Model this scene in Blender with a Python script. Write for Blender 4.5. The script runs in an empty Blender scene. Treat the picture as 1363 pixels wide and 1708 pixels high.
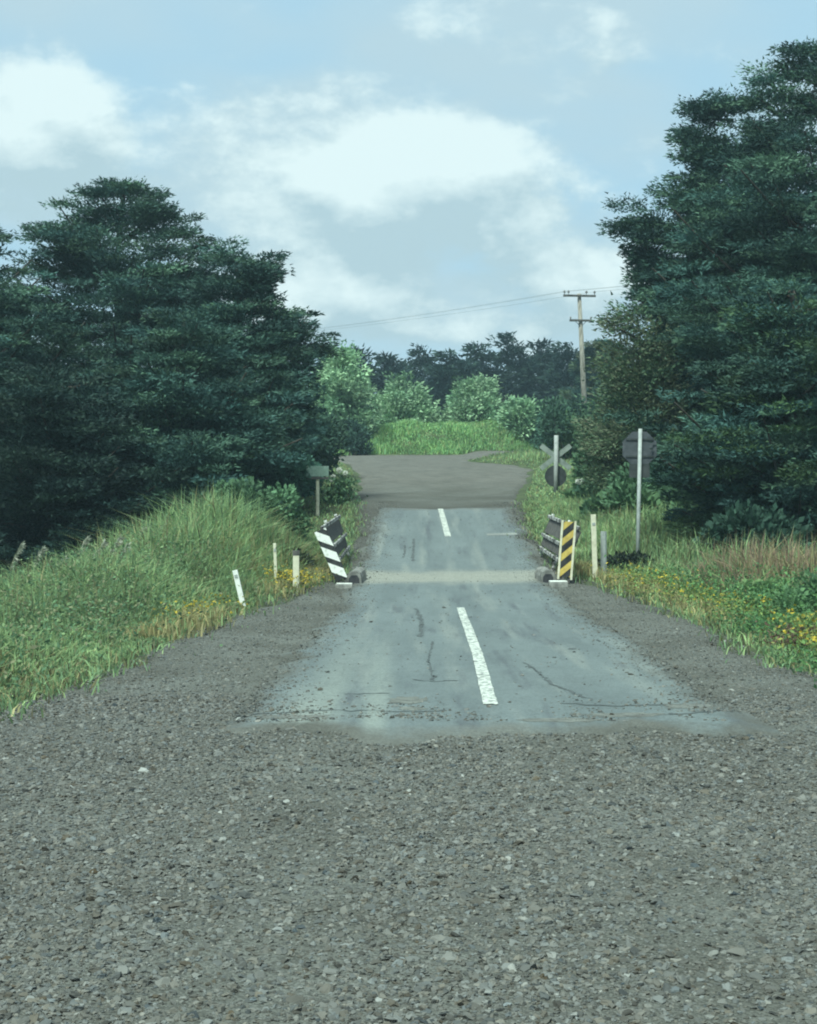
import bpy, bmesh, math, random
import numpy as np
from mathutils import Vector, Matrix

rng = np.random.default_rng(11)
random.seed(11)
scene = bpy.context.scene
C = scene.collection

# ------------------------------------------------------------------ camera
F = 2466.0
CAM_H = 1.7
cam_d = bpy.data.cameras.new('camera')
cam_d.sensor_fit = 'VERTICAL'; cam_d.sensor_height = 36.0
cam_d.lens = F / 1708 * 36.0
cam_d.clip_start = 0.1; cam_d.clip_end = 6000
cam = bpy.data.objects.new('camera', cam_d); C.objects.link(cam)
cam.location = (0, 0, CAM_H)
cam.rotation_euler = (math.radians(90 - 0.09), 0, 0)
scene.camera = cam

def at(px, py, d):
    """world point at distance d (metres along +Y) seen in direction (px, py)"""
    s = F / d
    return np.array([(px - 681.5) / s, d, CAM_H + (850 - py) / s])

# ------------------------------------------------------------------ world
SUN_EL, SUN_AZ = 56.0, 205.0       # azimuth measured clockwise from +Y
w = bpy.data.worlds.new('World'); scene.world = w; w.use_nodes = True
w.cycles.sampling_method = 'MANUAL'; w.cycles.sample_map_resolution = 512
nt = w.node_tree; N = nt.nodes; L = nt.links
N.clear()
out = N.new('ShaderNodeOutputWorld'); bg = N.new('ShaderNodeBackground')
bg.inputs['Strength'].default_value = 0.10
L.new(bg.outputs[0], out.inputs[0])
sky = N.new('ShaderNodeTexSky'); sky.sky_type = 'NISHITA'; sky.sun_disc = False
sky.sun_elevation = math.radians(SUN_EL); sky.sun_rotation = math.radians(SUN_AZ)
sky.air_density = 1.0; sky.dust_density = 1.5; sky.ozone_density = 1.6

def vm(op, a, b=None, sc=None):
    n = N.new('ShaderNodeVectorMath'); n.operation = op
    for i, v in enumerate((a, b)):
        if v is None: continue
        if isinstance(v, (tuple, list)): n.inputs[i].default_value = v
        else: L.new(v, n.inputs[i])
    if sc is not None: n.inputs['Scale'].default_value = sc
    return n
def ma(op, a, b=None, c=None, clamp=False):
    n = N.new('ShaderNodeMath'); n.operation = op; n.use_clamp = clamp
    for i, v in enumerate((a, b, c)):
        if v is None: continue
        if isinstance(v, (int, float)): n.inputs[i].default_value = v
        else: L.new(v, n.inputs[i])
    return n.outputs[0]
def smooth(v, a, b):
    n = N.new('ShaderNodeMapRange'); n.interpolation_type = 'SMOOTHSTEP'
    L.new(v, n.inputs[0]); n.inputs[1].default_value = a; n.inputs[2].default_value = b
    return n.outputs[0]

tc = N.new('ShaderNodeTexCoord')
direction = vm('NORMALIZE', tc.outputs['Generated']).outputs[0]

# cloud banks: (bearing x, elevation z of the unit direction, half width, half height, weight)
BANKS = [(-0.005, 0.200, 0.112, 0.036, 0.62), (-0.045, 0.226, 0.045, 0.024, 0.30), (0.060, 0.236, 0.050, 0.026, 0.36), (0.010, 0.240, 0.035, 0.020, 0.22),
         (-0.245, 0.240, 0.075, 0.034, 0.52), (-0.225, 0.268, 0.030, 0.020, 0.30),
         (-0.060, 0.142, 0.065, 0.022, 0.58), (0.115, 0.152, 0.055, 0.024, 0.56), (0.03, 0.118, 0.12, 0.012, 0.22), (0.150, 0.296, 0.060, 0.018, 0.20), (0.02, 0.325, 0.07, 0.016, 0.12),
         (-0.40, 0.19, 0.09, 0.035, 0.5), (0.36, 0.22, 0.09, 0.04, 0.5)]
def density(vec):
    sep = N.new('ShaderNodeSeparateXYZ'); L.new(vec, sep.inputs[0])
    # roughly flat cloud layer: compress towards the horizon
    den = ma('ADD', sep.outputs[2], 0.22)
    den = ma('MAXIMUM', den, 0.05)
    cx = ma('DIVIDE', sep.outputs[0], den); cy = ma('DIVIDE', sep.outputs[1], den)
    comb = N.new('ShaderNodeCombineXYZ'); L.new(cx, comb.inputs[0]); L.new(cy, comb.inputs[1])
    n1 = N.new('ShaderNodeTexNoise'); n1.inputs['Scale'].default_value = 1.7
    n1.inputs['Detail'].default_value = 3; n1.inputs['Roughness'].default_value = 0.55
    L.new(comb.outputs[0], n1.inputs['Vector'])
    sc3 = vm('MULTIPLY', vec, (1, 1, 1.7)).outputs[0]
    n2 = N.new('ShaderNodeTexNoise'); n2.inputs['Scale'].default_value = 15
    n2.inputs['Detail'].default_value = 6; n2.inputs['Roughness'].default_value = 0.6
    L.new(sc3, n2.inputs['Vector'])
    base = ma('MULTIPLY', n1.outputs[0], 0.34)
    base = ma('ADD', base, ma('MULTIPLY', n2.outputs[0], 1.15))
    front = ma('GREATER_THAN', sep.outputs[1], 0.0)
    for bx, bz, hw, hh, wt in BANKS:
        dx = ma('DIVIDE', ma('SUBTRACT', sep.outputs[0], bx), hw)
        dz = ma('DIVIDE', ma('SUBTRACT', sep.outputs[2], bz), hh)
        r2 = ma('ADD', ma('MULTIPLY', dx, dx), ma('MULTIPLY', dz, dz))
        g = ma('EXPONENT', ma('MULTIPLY', r2, -0.9))
        base = ma('ADD', base, ma('MULTIPLY', ma('MULTIPLY', g, wt), front))
    return base, n1.outputs[0]
d0, veil_n = density(direction)
up = vm('ADD', direction, (-0.008, 0, 0.030)).outputs[0]
d1, _ = density(up)
cover = smooth(d0, 0.80, 1.14)
lit = ma('MULTIPLY_ADD', ma('SUBTRACT', d0, d1), 2.3, 0.38, clamp=True)
ccol = N.new('ShaderNodeMix'); ccol.data_type = 'RGBA'
L.new(lit, ccol.inputs[0])
ccol.inputs[6].default_value = (2.75, 3.85, 4.25, 1)
ccol.inputs[7].default_value = (4.5, 5.55, 5.65, 1)
tint = vm('MULTIPLY', sky.outputs[0], (0.80, 0.93, 0.90))
pale = N.new('ShaderNodeMix'); pale.data_type = 'RGBA'   # thin high veil over the blue
pale.inputs[0].default_value = 0.88
L.new(tint.outputs[0], pale.inputs[6]); pale.inputs[7].default_value = (2.55, 4.1, 5.0, 1)
mix = N.new('ShaderNodeMix'); mix.data_type = 'RGBA'
veil = N.new('ShaderNodeMix'); veil.data_type = 'RGBA'      # thin grey layer drifting over the blue
L.new(ma('MULTIPLY', smooth(veil_n, 0.32, 0.56), 0.72), veil.inputs[0]); L.new(pale.outputs[2], veil.inputs[6]); veil.inputs[7].default_value = (3.05, 4.05, 4.4, 1)
L.new(cover, mix.inputs[0]); L.new(veil.outputs[2], mix.inputs[6]); L.new(ccol.outputs[2], mix.inputs[7])
L.new(mix.outputs[2], bg.inputs['Color'])

# ------------------------------------------------------------------ sun + exposure
sd = bpy.data.lights.new('sun', 'SUN'); sd.energy = 3.2; sd.angle = math.radians(17); sd.color = (0.85, 1.0, 0.89)
so = bpy.data.objects.new('sun', sd); C.objects.link(so)
el, az = math.radians(SUN_EL), math.radians(SUN_AZ)
tosun = Vector((math.sin(az) * math.cos(el), math.cos(az) * math.cos(el), math.sin(el)))
so.rotation_euler = tosun.to_track_quat('Z', 'Y').to_euler()
so.location = tosun * 50
vs = scene.view_settings
scene.display_settings.display_device = 'sRGB'
vs.view_transform = 'Standard'; vs.look = 'None'; vs.gamma = 1.0; vs.exposure = 0.8; vs.use_curve_mapping = False
scene.render.engine = 'CYCLES'
scene.cycles.pixel_filter_type = 'BLACKMAN_HARRIS'; scene.cycles.filter_width = 2.0   # soft phone lens

# ------------------------------------------------------------------ helpers
def tag(o, label=None, cat=None, group=None, kind=None):
    if label: o['label'] = label
    if cat: o['category'] = cat
    if group: o['group'] = group
    if kind: o['kind'] = kind
    return o

def empty(name, loc, label, cat, group=None):
    o = bpy.data.objects.new(name, None); C.objects.link(o)
    o.location = [float(v) for v in loc]; o.empty_display_size = 0.2
    return tag(o, label, cat, group)

def np_mesh(name, V, Fc, mat, parent=None, col=None, smooth_shade=False):
    """V (n,3); Fc (m,3|4); col (n,3) own pigment per vertex"""
    V = np.asarray(V, dtype=np.float32); Fc = np.asarray(Fc, dtype=np.int32)
    me = bpy.data.meshes.new(name)
    me.vertices.add(len(V)); me.vertices.foreach_set('co', V.ravel())
    k = Fc.shape[1]
    me.loops.add(Fc.size); me.loops.foreach_set('vertex_index', Fc.ravel())
    me.polygons.add(len(Fc))
    me.polygons.foreach_set('loop_start', np.arange(0, Fc.size, k, dtype=np.int32))
    me.polygons.foreach_set('loop_total', np.full(len(Fc), k, dtype=np.int32))
    me.update(calc_edges=True)
    if smooth_shade: me.polygons.foreach_set('use_smooth', np.ones(len(Fc), dtype=bool))
    if col is not None:
        a = me.color_attributes.new('col', 'FLOAT_COLOR', 'POINT')
        c4 = np.ones((len(V), 4), dtype=np.float32); c4[:, :3] = col
        a.data.foreach_set('color', c4.ravel())
    me.materials.append(mat)
    o = bpy.data.objects.new(name, me); C.objects.link(o)
    if parent is not None: o.parent = parent
    return o

class MB:
    """collects simple shapes into one mesh"""
    def __init__(s): s.v = []; s.f = []
    def box(s, c, size, rot=None):
        R = rot if rot is not None else Matrix.Identity(3)
        n = len(s.v); hx, hy, hz = [q / 2 for q in size]
        for dx, dy, dz in ((-1,-1,-1),(1,-1,-1),(1,1,-1),(-1,1,-1),(-1,-1,1),(1,-1,1),(1,1,1),(-1,1,1)):
            s.v.append(tuple(Vector(c) + R @ Vector((dx*hx, dy*hy, dz*hz))))
        for q in ((0,3,2,1),(4,5,6,7),(0,1,5,4),(1,2,6,5),(2,3,7,6),(3,0,4,7)): s.f.append(tuple(n+i for i in q))
        return s
    def tube(s, pts, rad, seg=8, cap=True):
        pts = [Vector([float(q) for q in p]) for p in pts]
        rad = [float(q) for q in rad] if isinstance(rad, (list, tuple)) else [float(rad)] * len(pts)
        n0 = len(s.v)
        for i, p in enumerate(pts):
            d = (pts[min(i+1, len(pts)-1)] - pts[max(i-1, 0)]).normalized()
            a = d.cross(Vector((0, 0, 1)))
            if a.length < 1e-3: a = d.cross(Vector((0, 1, 0)))
            a.normalize(); b = d.cross(a)
            for k in range(seg):
                t = 2 * math.pi * k / seg
                s.v.append(tuple(p + rad[i] * (math.cos(t) * a + math.sin(t) * b)))
        for i in range(len(pts) - 1):
            for k in range(seg):
                k2 = (k + 1) % seg
                s.f.append((n0+i*seg+k, n0+(i+1)*seg+k, n0+(i+1)*seg+k2, n0+i*seg+k2))
        if cap:
            s.f.append(tuple(n0 + k for k in range(seg)))
            s.f.append(tuple(n0 + (len(pts)-1)*seg + k for k in reversed(range(seg))))
        return s
    def prism(s, poly, origin, ux, uy, uz, th):
        """polygon (u,v) in plane ux,uy extruded by th along uz"""
        o, ux, uy, uz = Vector(origin), Vector(ux), Vector(uy), Vector(uz)
        n = len(s.v); k = len(poly)
        for (u, v) in poly: s.v.append(tuple(o + ux*u + uy*v + uz*th))
        for (u, v) in poly: s.v.append(tuple(o + ux*u + uy*v))
        s.f.append(tuple(range(n, n+k))); s.f.append(tuple(reversed(range(n+k, n+2*k))))
        for i in range(k):
            j = (i+1) % k
            s.f.append((n+k+i, n+k+j, n+j, n+i))
        return s
    def build(s, name, mat, parent=None, bevel=0, smooth_shade=False, local=None):
        me = bpy.data.meshes.new(name)
        v = s.v
        if local is not None:
            q = Vector([float(t) for t in local]); v = [tuple(Vector(p) - q) for p in v]
        me.from_pydata(v, [], s.f); me.validate(); me.update()
        bm = bmesh.new(); bm.from_mesh(me)
        bmesh.ops.recalc_face_normals(bm, faces=bm.faces)
        if bevel:
            bmesh.ops.bevel(bm, geom=list(bm.edges), offset=bevel, segments=2, affect='EDGES', profile=0.5)
        bm.to_mesh(me); bm.free()
        if smooth_shade: me.polygons.foreach_set('use_smooth', [True]*len(me.polygons))
        me.materials.append(mat)
        o = bpy.data.objects.new(name, me); C.objects.link(o)
        if parent is not None: o.parent = parent
        return o

class VNoise:
    def __init__(s, seed): s.t = np.random.default_rng(seed).random((256, 256))
    def __call__(s, x, y):
        x = np.asarray(x, float); y = np.asarray(y, float)
        xi = np.floor(x).astype(int); yi = np.floor(y).astype(int)
        fx = x - xi; fy = y - yi; fx = fx*fx*(3-2*fx); fy = fy*fy*(3-2*fy)
        g = lambda a, b: s.t[a % 256, b % 256]
        return (g(xi,yi)*(1-fx)+g(xi+1,yi)*fx)*(1-fy) + (g(xi,yi+1)*(1-fx)+g(xi+1,yi+1)*fx)*fy
nz1, nz2, nz3 = VNoise(1), VNoise(2), VNoise(3)

def sst(x, a, b):
    t = np.clip((np.asarray(x, float) - a) / (b - a), 0, 1); return t*t*(3-2*t)

# ------------------------------------------------------------------ materials
def mat_base(name):
    m = bpy.data.materials.new(name); m.use_nodes = True
    t = m.node_tree; b = t.nodes['Principled BSDF']
    return m, t, b
def nd(t, kind, **kw):
    n = t.nodes.new(kind)
    for k, v in kw.items(): n.inputs[k].default_value = v
    return n
def noise_mat(name, c1, c2, scale=5, rough=0.9, detail=6, bump=0.0, bscale=40, lo=0.35, hi=0.65, c3=None, stretch=None, spec=0.3, metallic=0):
    m, t, b = mat_base(name)
    tcn = t.nodes.new('ShaderNodeTexCoord'); vec = tcn.outputs['Object']
    if stretch:
        mp = t.nodes.new('ShaderNodeMapping'); mp.inputs['Scale'].default_value = stretch
        t.links.new(vec, mp.inputs[0]); vec = mp.outputs[0]
    n = nd(t, 'ShaderNodeTexNoise', Scale=scale, Detail=detail, Roughness=0.6); t.links.new(vec, n.inputs['Vector'])
    r = t.nodes.new('ShaderNodeValToRGB'); t.links.new(n.outputs[0], r.inputs[0])
    r.color_ramp.elements[0].position = lo; r.color_ramp.elements[0].color = (*c1, 1)
    r.color_ramp.elements[1].position = hi; r.color_ramp.elements[1].color = (*c2, 1)
    if c3:
        e = r.color_ramp.elements.new(min(0.98, hi + 0.12)); e.color = (*c3, 1)
    t.links.new(r.outputs[0], b.inputs['Base Color'])
    b.inputs['Roughness'].default_value = rough; b.inputs['Specular IOR Level'].default_value = spec
    b.inputs['Metallic'].default_value = metallic
    if bump:
        n2 = nd(t, 'ShaderNodeTexNoise', Scale=bscale, Detail=5); t.links.new(tcn.outputs['Object'], n2.inputs['Vector'])
        bp = nd(t, 'ShaderNodeBump', Strength=bump, Distance=0.02); t.links.new(n2.outputs[0], bp.inputs['Height'])
        t.links.new(bp.outputs[0], b.inputs['Normal'])
    return m
def leaf_mat(name, transl=0.25, rough=0.65, spec=0.25):
    """pigment from the mesh's own 'col' attribute, thin-leaf translucency"""
    m, t, b = mat_base(name)
    a = t.nodes.new('ShaderNodeAttribute'); a.attribute_name = 'col'
    t.links.new(a.outputs['Color'], b.inputs['Base Color'])
    b.inputs['Roughness'].default_value = rough; b.inputs['Specular IOR Level'].default_value = spec
    if transl > 0:
        tr = t.nodes.new('ShaderNodeBsdfTranslucent'); t.links.new(a.outputs['Color'], tr.inputs['Color'])
        mx = t.nodes.new('ShaderNodeMixShader'); mx.inputs[0].default_value = transl
        o = t.nodes['Material Output']
        t.links.new(b.outputs[0], mx.inputs[1]); t.links.new(tr.outputs[0], mx.inputs[2]); t.links.new(mx.outputs[0], o.inputs[0])
    return m
M_leaf = leaf_mat('leaf', 0.15, 0.7)
M_grass = leaf_mat('grass_blade', 0.30, 0.75, 0.15)
M_stone = leaf_mat('stone_chip', 0.0, 0.85, 0.3)
M_chip, _t, _b = mat_base('gravel_chip')
_a = _t.nodes.new('ShaderNodeAttribute'); _a.attribute_type = 'INSTANCER'; _a.attribute_name = 'scol'
_t.links.new(_a.outputs['Vector'], _b.inputs['Base Color']); _b.inputs['Roughness'].default_value = 0.9; _b.inputs['Specular IOR Level'].default_value = 0.15
M_bark = noise_mat('bark', (0.035, 0.03, 0.025), (0.10, 0.085, 0.07), 14, 0.95, bump=0.6, bscale=30, stretch=(1, 1, 0.25))
M_stem = noise_mat('green_stem', (0.05, 0.07, 0.03), (0.12, 0.14, 0.06), 9, 0.8)
M_white = noise_mat('worn_white_paint', (0.42, 0.41, 0.36), (0.78, 0.78, 0.73), 9, 0.7, lo=0.28, hi=0.5, bump=0.15)
M_black = noise_mat('worn_black_paint', (0.012, 0.013, 0.014), (0.05, 0.05, 0.05), 12, 0.6)
M_yellow = noise_mat('faded_yellow_paint', (0.40, 0.28, 0.07), (0.58, 0.43, 0.11), 10, 0.7, lo=0.3, hi=0.6)
M_cream = noise_mat('faded_cream_paint', (0.45, 0.42, 0.30), (0.66, 0.63, 0.48), 9, 0.75, lo=0.3, hi=0.6)
M_galv = noise_mat('galvanised_steel', (0.26, 0.28, 0.27), (0.40, 0.42, 0.40), 8, 0.65, metallic=0.0)
M_aluback = noise_mat('dull_sign_back', (0.055, 0.062, 0.07), (0.10, 0.105, 0.115), 6, 0.6, metallic=0.2)
M_arm = noise_mat('dull_cross_arm', (0.17, 0.20, 0.18), (0.27, 0.31, 0.28), 6, 0.7)
M_dark_disc = noise_mat('dark_sign_back', (0.025, 0.03, 0.03), (0.06, 0.065, 0.065), 6, 0.6)
M_timber_pole = noise_mat('weathered_pole_timber', (0.16, 0.145, 0.12), (0.36, 0.33, 0.28), 10, 0.9, stretch=(1, 1, 0.2), bump=0.3)
M_timber_dark = noise_mat('tarred_timber', (0.05, 0.048, 0.045), (0.13, 0.12, 0.11), 10, 0.9)
M_ceramic = noise_mat('insulator_ceramic', (0.10, 0.09, 0.09), (0.2, 0.19, 0.18), 6, 0.3, spec=0.5)
M_wire = noise_mat('oxidised_wire', (0.09, 0.10, 0.10), (0.16, 0.17, 0.17), 6, 0.6)
M_concrete = noise_mat('weathered_concrete', (0.11, 0.108, 0.10), (0.30, 0.295, 0.27), 6, 0.9, bump=0.5, bscale=60)
M_rail = noise_mat('peeling_rail_paint', (0.07, 0.065, 0.06), (0.50, 0.49, 0.46), 7, 0.8, lo=0.46, hi=0.56, stretch=(1, 0.7, 1))
M_tar = noise_mat('tar_stain', (0.02, 0.02, 0.025), (0.06, 0.06, 0.065), 8, 0.7)
M_palegreen = noise_mat('faded_green_board', (0.16, 0.24, 0.19), (0.27, 0.36, 0.30), 8, 0.7)
M_petal = noise_mat('white_petal', (0.65, 0.66, 0.58), (0.85, 0.85, 0.80), 20, 0.7)

# soil / field
M_ground = noise_mat('verge_soil', (0.035, 0.045, 0.02), (0.085, 0.11, 0.045), 1.6, 0.95, c3=(0.13, 0.12, 0.06), bump=0.8, bscale=12)

# gravel
def gravel_material():
    m, t, b = mat_base('loose_gravel')
    tcn = t.nodes.new('ShaderNodeTexCoord'); v = tcn.outputs['Object']
    big = nd(t, 'ShaderNodeTexNoise', Scale=0.7, Detail=4); t.links.new(v, big.inputs['Vector'])
    rb = t.nodes.new('ShaderNodeValToRGB'); t.links.new(big.outputs[0], rb.inputs[0])
    rb.color_ramp.elements[0].position = 0.35; rb.color_ramp.elements[0].color = (0.094, 0.092, 0.080, 1)
    rb.color_ramp.elements[1].position = 0.68; rb.color_ramp.elements[1].color = (0.142, 0.144, 0.130, 1)
    sxy = t.nodes.new('ShaderNodeSeparateXYZ'); t.links.new(v, sxy.inputs[0])
    dn = nd(t, 'ShaderNodeTexNoise', Scale=0.55, Detail=6, Roughness=0.65); t.links.new(v, dn.inputs['Vector'])
    yj = t.nodes.new('ShaderNodeMath'); yj.operation = 'MULTIPLY_ADD'; t.links.new(dn.outputs[0], yj.inputs[0]); yj.inputs[1].default_value = 9.0; t.links.new(sxy.outputs[1], yj.inputs[2])
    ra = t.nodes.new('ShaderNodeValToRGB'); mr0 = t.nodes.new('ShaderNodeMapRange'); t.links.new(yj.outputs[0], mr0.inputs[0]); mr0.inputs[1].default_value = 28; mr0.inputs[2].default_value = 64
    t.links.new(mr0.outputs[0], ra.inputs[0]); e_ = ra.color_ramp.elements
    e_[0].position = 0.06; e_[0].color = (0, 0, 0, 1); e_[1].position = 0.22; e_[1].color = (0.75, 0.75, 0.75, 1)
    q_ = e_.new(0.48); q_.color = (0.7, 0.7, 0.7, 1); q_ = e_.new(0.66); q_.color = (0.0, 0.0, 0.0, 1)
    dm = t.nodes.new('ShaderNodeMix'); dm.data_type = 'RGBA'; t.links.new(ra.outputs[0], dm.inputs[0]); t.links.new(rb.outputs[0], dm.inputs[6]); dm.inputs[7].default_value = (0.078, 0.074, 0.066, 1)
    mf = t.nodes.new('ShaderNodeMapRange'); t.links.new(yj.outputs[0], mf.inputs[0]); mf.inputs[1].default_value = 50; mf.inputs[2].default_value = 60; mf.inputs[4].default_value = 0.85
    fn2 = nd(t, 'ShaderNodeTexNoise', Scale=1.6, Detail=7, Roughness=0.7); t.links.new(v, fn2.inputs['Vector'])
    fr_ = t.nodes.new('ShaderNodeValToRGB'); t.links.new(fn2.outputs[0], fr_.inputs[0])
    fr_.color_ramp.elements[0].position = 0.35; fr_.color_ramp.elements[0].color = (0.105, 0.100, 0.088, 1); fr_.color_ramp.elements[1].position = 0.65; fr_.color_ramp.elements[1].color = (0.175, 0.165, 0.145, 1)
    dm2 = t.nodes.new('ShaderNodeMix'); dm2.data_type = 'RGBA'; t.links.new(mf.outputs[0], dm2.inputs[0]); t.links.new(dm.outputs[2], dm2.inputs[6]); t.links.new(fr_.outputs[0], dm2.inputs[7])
    vo = nd(t, 'ShaderNodeTexVoronoi', Scale=95.0); vo.inputs['Randomness'].default_value = 1.0; t.links.new(v, vo.inputs['Vector'])
    hs = t.nodes.new('ShaderNodeSeparateColor'); t.links.new(vo.outputs['Color'], hs.inputs[0])
    mr = t.nodes.new('ShaderNodeMapRange'); t.links.new(hs.outputs[0], mr.inputs[0]); mr.inputs[3].default_value = 0.62; mr.inputs[4].default_value = 1.35
    mu = t.nodes.new('ShaderNodeVectorMath'); mu.operation = 'SCALE'
    t.links.new(dm2.outputs[2], mu.inputs[0]); t.links.new(mr.outputs[0], mu.inputs['Scale'])
    t.links.new(mu.outputs[0], b.inputs['Base Color'])
    b.inputs['Roughness'].default_value = 0.97; b.inputs['Specular IOR Level'].default_value = 0.06
    fn = nd(t, 'ShaderNodeTexNoise', Scale=140.0, Detail=4, Roughness=0.7); t.links.new(v, fn.inputs['Vector'])
    ad = t.nodes.new('ShaderNodeMath'); ad.operation = 'SUBTRACT'; t.links.new(fn.outputs[0], ad.inputs[0]); t.links.new(vo.outputs['Distance'], ad.inputs[1])
    bp = nd(t, 'ShaderNodeBump', Strength=0.6, Distance=0.008); t.links.new(ad.outputs[0], bp.inputs['Height'])
    t.links.new(bp.outputs[0], b.inputs['Normal'])
    return m
M_gravel = gravel_material()

def seal_material():
    """chip seal: blue-grey, dust dragged along the wheel paths, dark bitumen streaks"""
    m, t, b = mat_base('chip_seal')
    tcn = t.nodes.new('ShaderNodeTexCoord'); v = tcn.outputs['Object']
    def mapped(sx, sy):
        mp = t.nodes.new('ShaderNodeMapping'); mp.inputs['Scale'].default_value = (sx, sy, 1); t.links.new(v, mp.inputs[0]); return mp.outputs[0]
    def ramp(src, p0, c0, p1, c1):
        r = t.nodes.new('ShaderNodeValToRGB'); t.links.new(src, r.inputs[0])
        r.color_ramp.elements[0].position = p0; r.color_ramp.elements[0].color = c0
        r.color_ramp.elements[1].position = p1; r.color_ramp.elements[1].color = c1
        return r.outputs[0]
    def mixc(f, a, bb):
        x = t.nodes.new('ShaderNodeMix'); x.data_type = 'RGBA'; t.links.new(f, x.inputs[0])
        for i, q in ((6, a), (7, bb)):
            if isinstance(q, tuple): x.inputs[i].default_value = q
            else: t.links.new(q, x.inputs[i])
        return x.outputs[2]
    W = lambda q: (q, q, q, 1)
    n1 = nd(t, 'ShaderNodeTexNoise', Scale=1.0, Detail=6, Roughness=0.6); t.links.new(mapped(1.6, 0.30), n1.inputs['Vector'])
    base = ramp(n1.outputs[0], 0.35, (0.112, 0.131, 0.129, 1), 0.68, (0.152, 0.176, 0.172, 1))
    n2 = nd(t, 'ShaderNodeTexNoise', Scale=1.0, Detail=5, Roughness=0.55); t.links.new(mapped(2.6, 0.16), n2.inputs['Vector'])
    dust = ramp(n2.outputs[0], 0.52, W(0), 0.70, W(0.8))
    c = mixc(dust, base, (0.215, 0.228, 0.205, 1))
    sx = t.nodes.new('ShaderNodeSeparateXYZ'); t.links.new(v, sx.inputs[0])
    def mth(op, a, b_):
        m_ = t.nodes.new('ShaderNodeMath'); m_.operation = op
        for i_, q_ in enumerate((a, b_)):
            if isinstance(q_, (int, float)): m_.inputs[i_].default_value = q_
            else: t.links.new(q_, m_.inputs[i_])
        return m_.outputs[0]
    trk = None
    for xc_, wd_ in ((-0.72, 0.20), (-0.28, 0.10)):
        g_ = mth('DIVIDE', mth('SUBTRACT', mth('ADD', sx.outputs[0], mth('MULTIPLY', n2.outputs[0], 0.35)), xc_ + 0.17), wd_)
        g_ = mth('EXPONENT', mth('MULTIPLY', mth('MULTIPLY', g_, g_), -1.0), 0)
        trk = g_ if trk is None else mth('MAXIMUM', trk, g_)
    fade = t.nodes.new('ShaderNodeMapRange'); t.links.new(sx.outputs[1], fade.inputs[0]); fade.inputs[1].default_value = 12; fade.inputs[2].default_value = 21; fade.inputs[3].default_value = 0.65; fade.inputs[4].default_value = 0.0
    c = mixc(mth('MULTIPLY', trk, fade.outputs[0]), c, (0.25, 0.27, 0.235, 1))
    n3 = nd(t, 'ShaderNodeTexNoise', Scale=1.0, Detail=6, Roughness=0.65); t.links.new(mapped(3.2, 0.28), n3.inputs['Vector'])
    tar = ramp(n3.outputs[0], 0.55, W(0), 0.68, W(0.8))
    c = mixc(tar, c, (0.075, 0.082, 0.088, 1))
    # gravel dragged over the worn margins (distance to the edge is stored on the mesh)
    at_ = t.nodes.new('ShaderNodeAttribute'); at_.attribute_name = 'col'
    n5 = nd(t, 'ShaderNodeTexNoise', Scale=2.2, Detail=8, Roughness=0.7); t.links.new(mapped(1.0, 0.6), n5.inputs['Vector'])
    sm = t.nodes.new('ShaderNodeMath'); sm.operation = 'MULTIPLY_ADD'; t.links.new(n5.outputs[0], sm.inputs[0]); sm.inputs[1].default_value = 1.1
    t.links.new(at_.outputs['Fac'], sm.inputs[2])
    wear = ramp(sm.outputs[0], 0.66, W(1.0), 1.12, W(0.0))
    gb_ = nd(t, 'ShaderNodeTexNoise', Scale=0.7, Detail=4); t.links.new(v, gb_.inputs['Vector'])
    gcol = ramp(gb_.outputs[0], 0.35, (0.094, 0.092, 0.080, 1), 0.68, (0.142, 0.144, 0.130, 1))
    # tan dirt carried across at the bridge end
    bn = nd(t, 'ShaderNodeTexNoise', Scale=1.3, Detail=6); t.links.new(v, bn.inputs['Vector'])
    by_ = mth('ADD', sx.outputs[1], mth('MULTIPLY', bn.outputs[0], 1.3))
    bq = mth('DIVIDE', mth('SUBTRACT', by_, 30.6), 1.0)
    band = mth('EXPONENT', mth('MULTIPLY', mth('POWER', mth('ABSOLUTE', bq, 0), 4.0), -1.0), 0)
    c = mixc(mth('MULTIPLY', band, 0.92), c, (0.265, 0.258, 0.215, 1))
    # hairline cracks and seams
    cn = nd(t, 'ShaderNodeTexNoise', Scale=2.0, Detail=7, Roughness=0.7); t.links.new(mapped(0.7, 1.4), cn.inputs['Vector'])
    crack = mth('ABSOLUTE', mth('SUBTRACT', cn.outputs[0], 0.5), 0)
    crk = ramp(crack, 0.0, W(0.55), 0.012, W(0.0))
    c = mixc(crk, c, (0.06, 0.063, 0.062, 1))
    c = mixc(wear, c, gcol)
    n4 = nd(t, 'ShaderNodeTexNoise', Scale=45.0, Detail=4, Roughness=0.75); t.links.new(v, n4.inputs['Vector'])
    fine = ramp(n4.outputs[0], 0.35, W(0.72), 0.65, W(1.28))
    mu = t.nodes.new('ShaderNodeVectorMath'); mu.operation = 'MULTIPLY'; t.links.new(c, mu.inputs[0]); t.links.new(fine, mu.inputs[1])
    t.links.new(mu.outputs[0], b.inputs['Base Color'])
    b.inputs['Roughness'].default_value = 0.62
    spx = ramp(wear, 0.0, W(0.40), 1.0, W(0.06)); t.links.new(spx, b.inputs['Specular IOR Level'])
    bp = nd(t, 'ShaderNodeBump', Strength=0.6, Distance=0.008); t.links.new(n4.outputs[0], bp.inputs['Height']); t.links.new(bp.outputs[0], b.inputs['Normal'])
    return m
M_seal = seal_material()
M_slab = noise_mat('bridge_slab_seal', (0.19, 0.198, 0.185), (0.27, 0.275, 0.25), 2.5, 0.7, bump=0.3, bscale=50)
M_crack = noise_mat('crack_fill', (0.065, 0.072, 0.072), (0.115, 0.128, 0.126), 7, 0.8)
M_patch = noise_mat('worn_seal_patch', (0.10, 0.10, 0.09), (0.19, 0.195, 0.175), 9, 0.9, bump=0.6, bscale=60)
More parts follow.
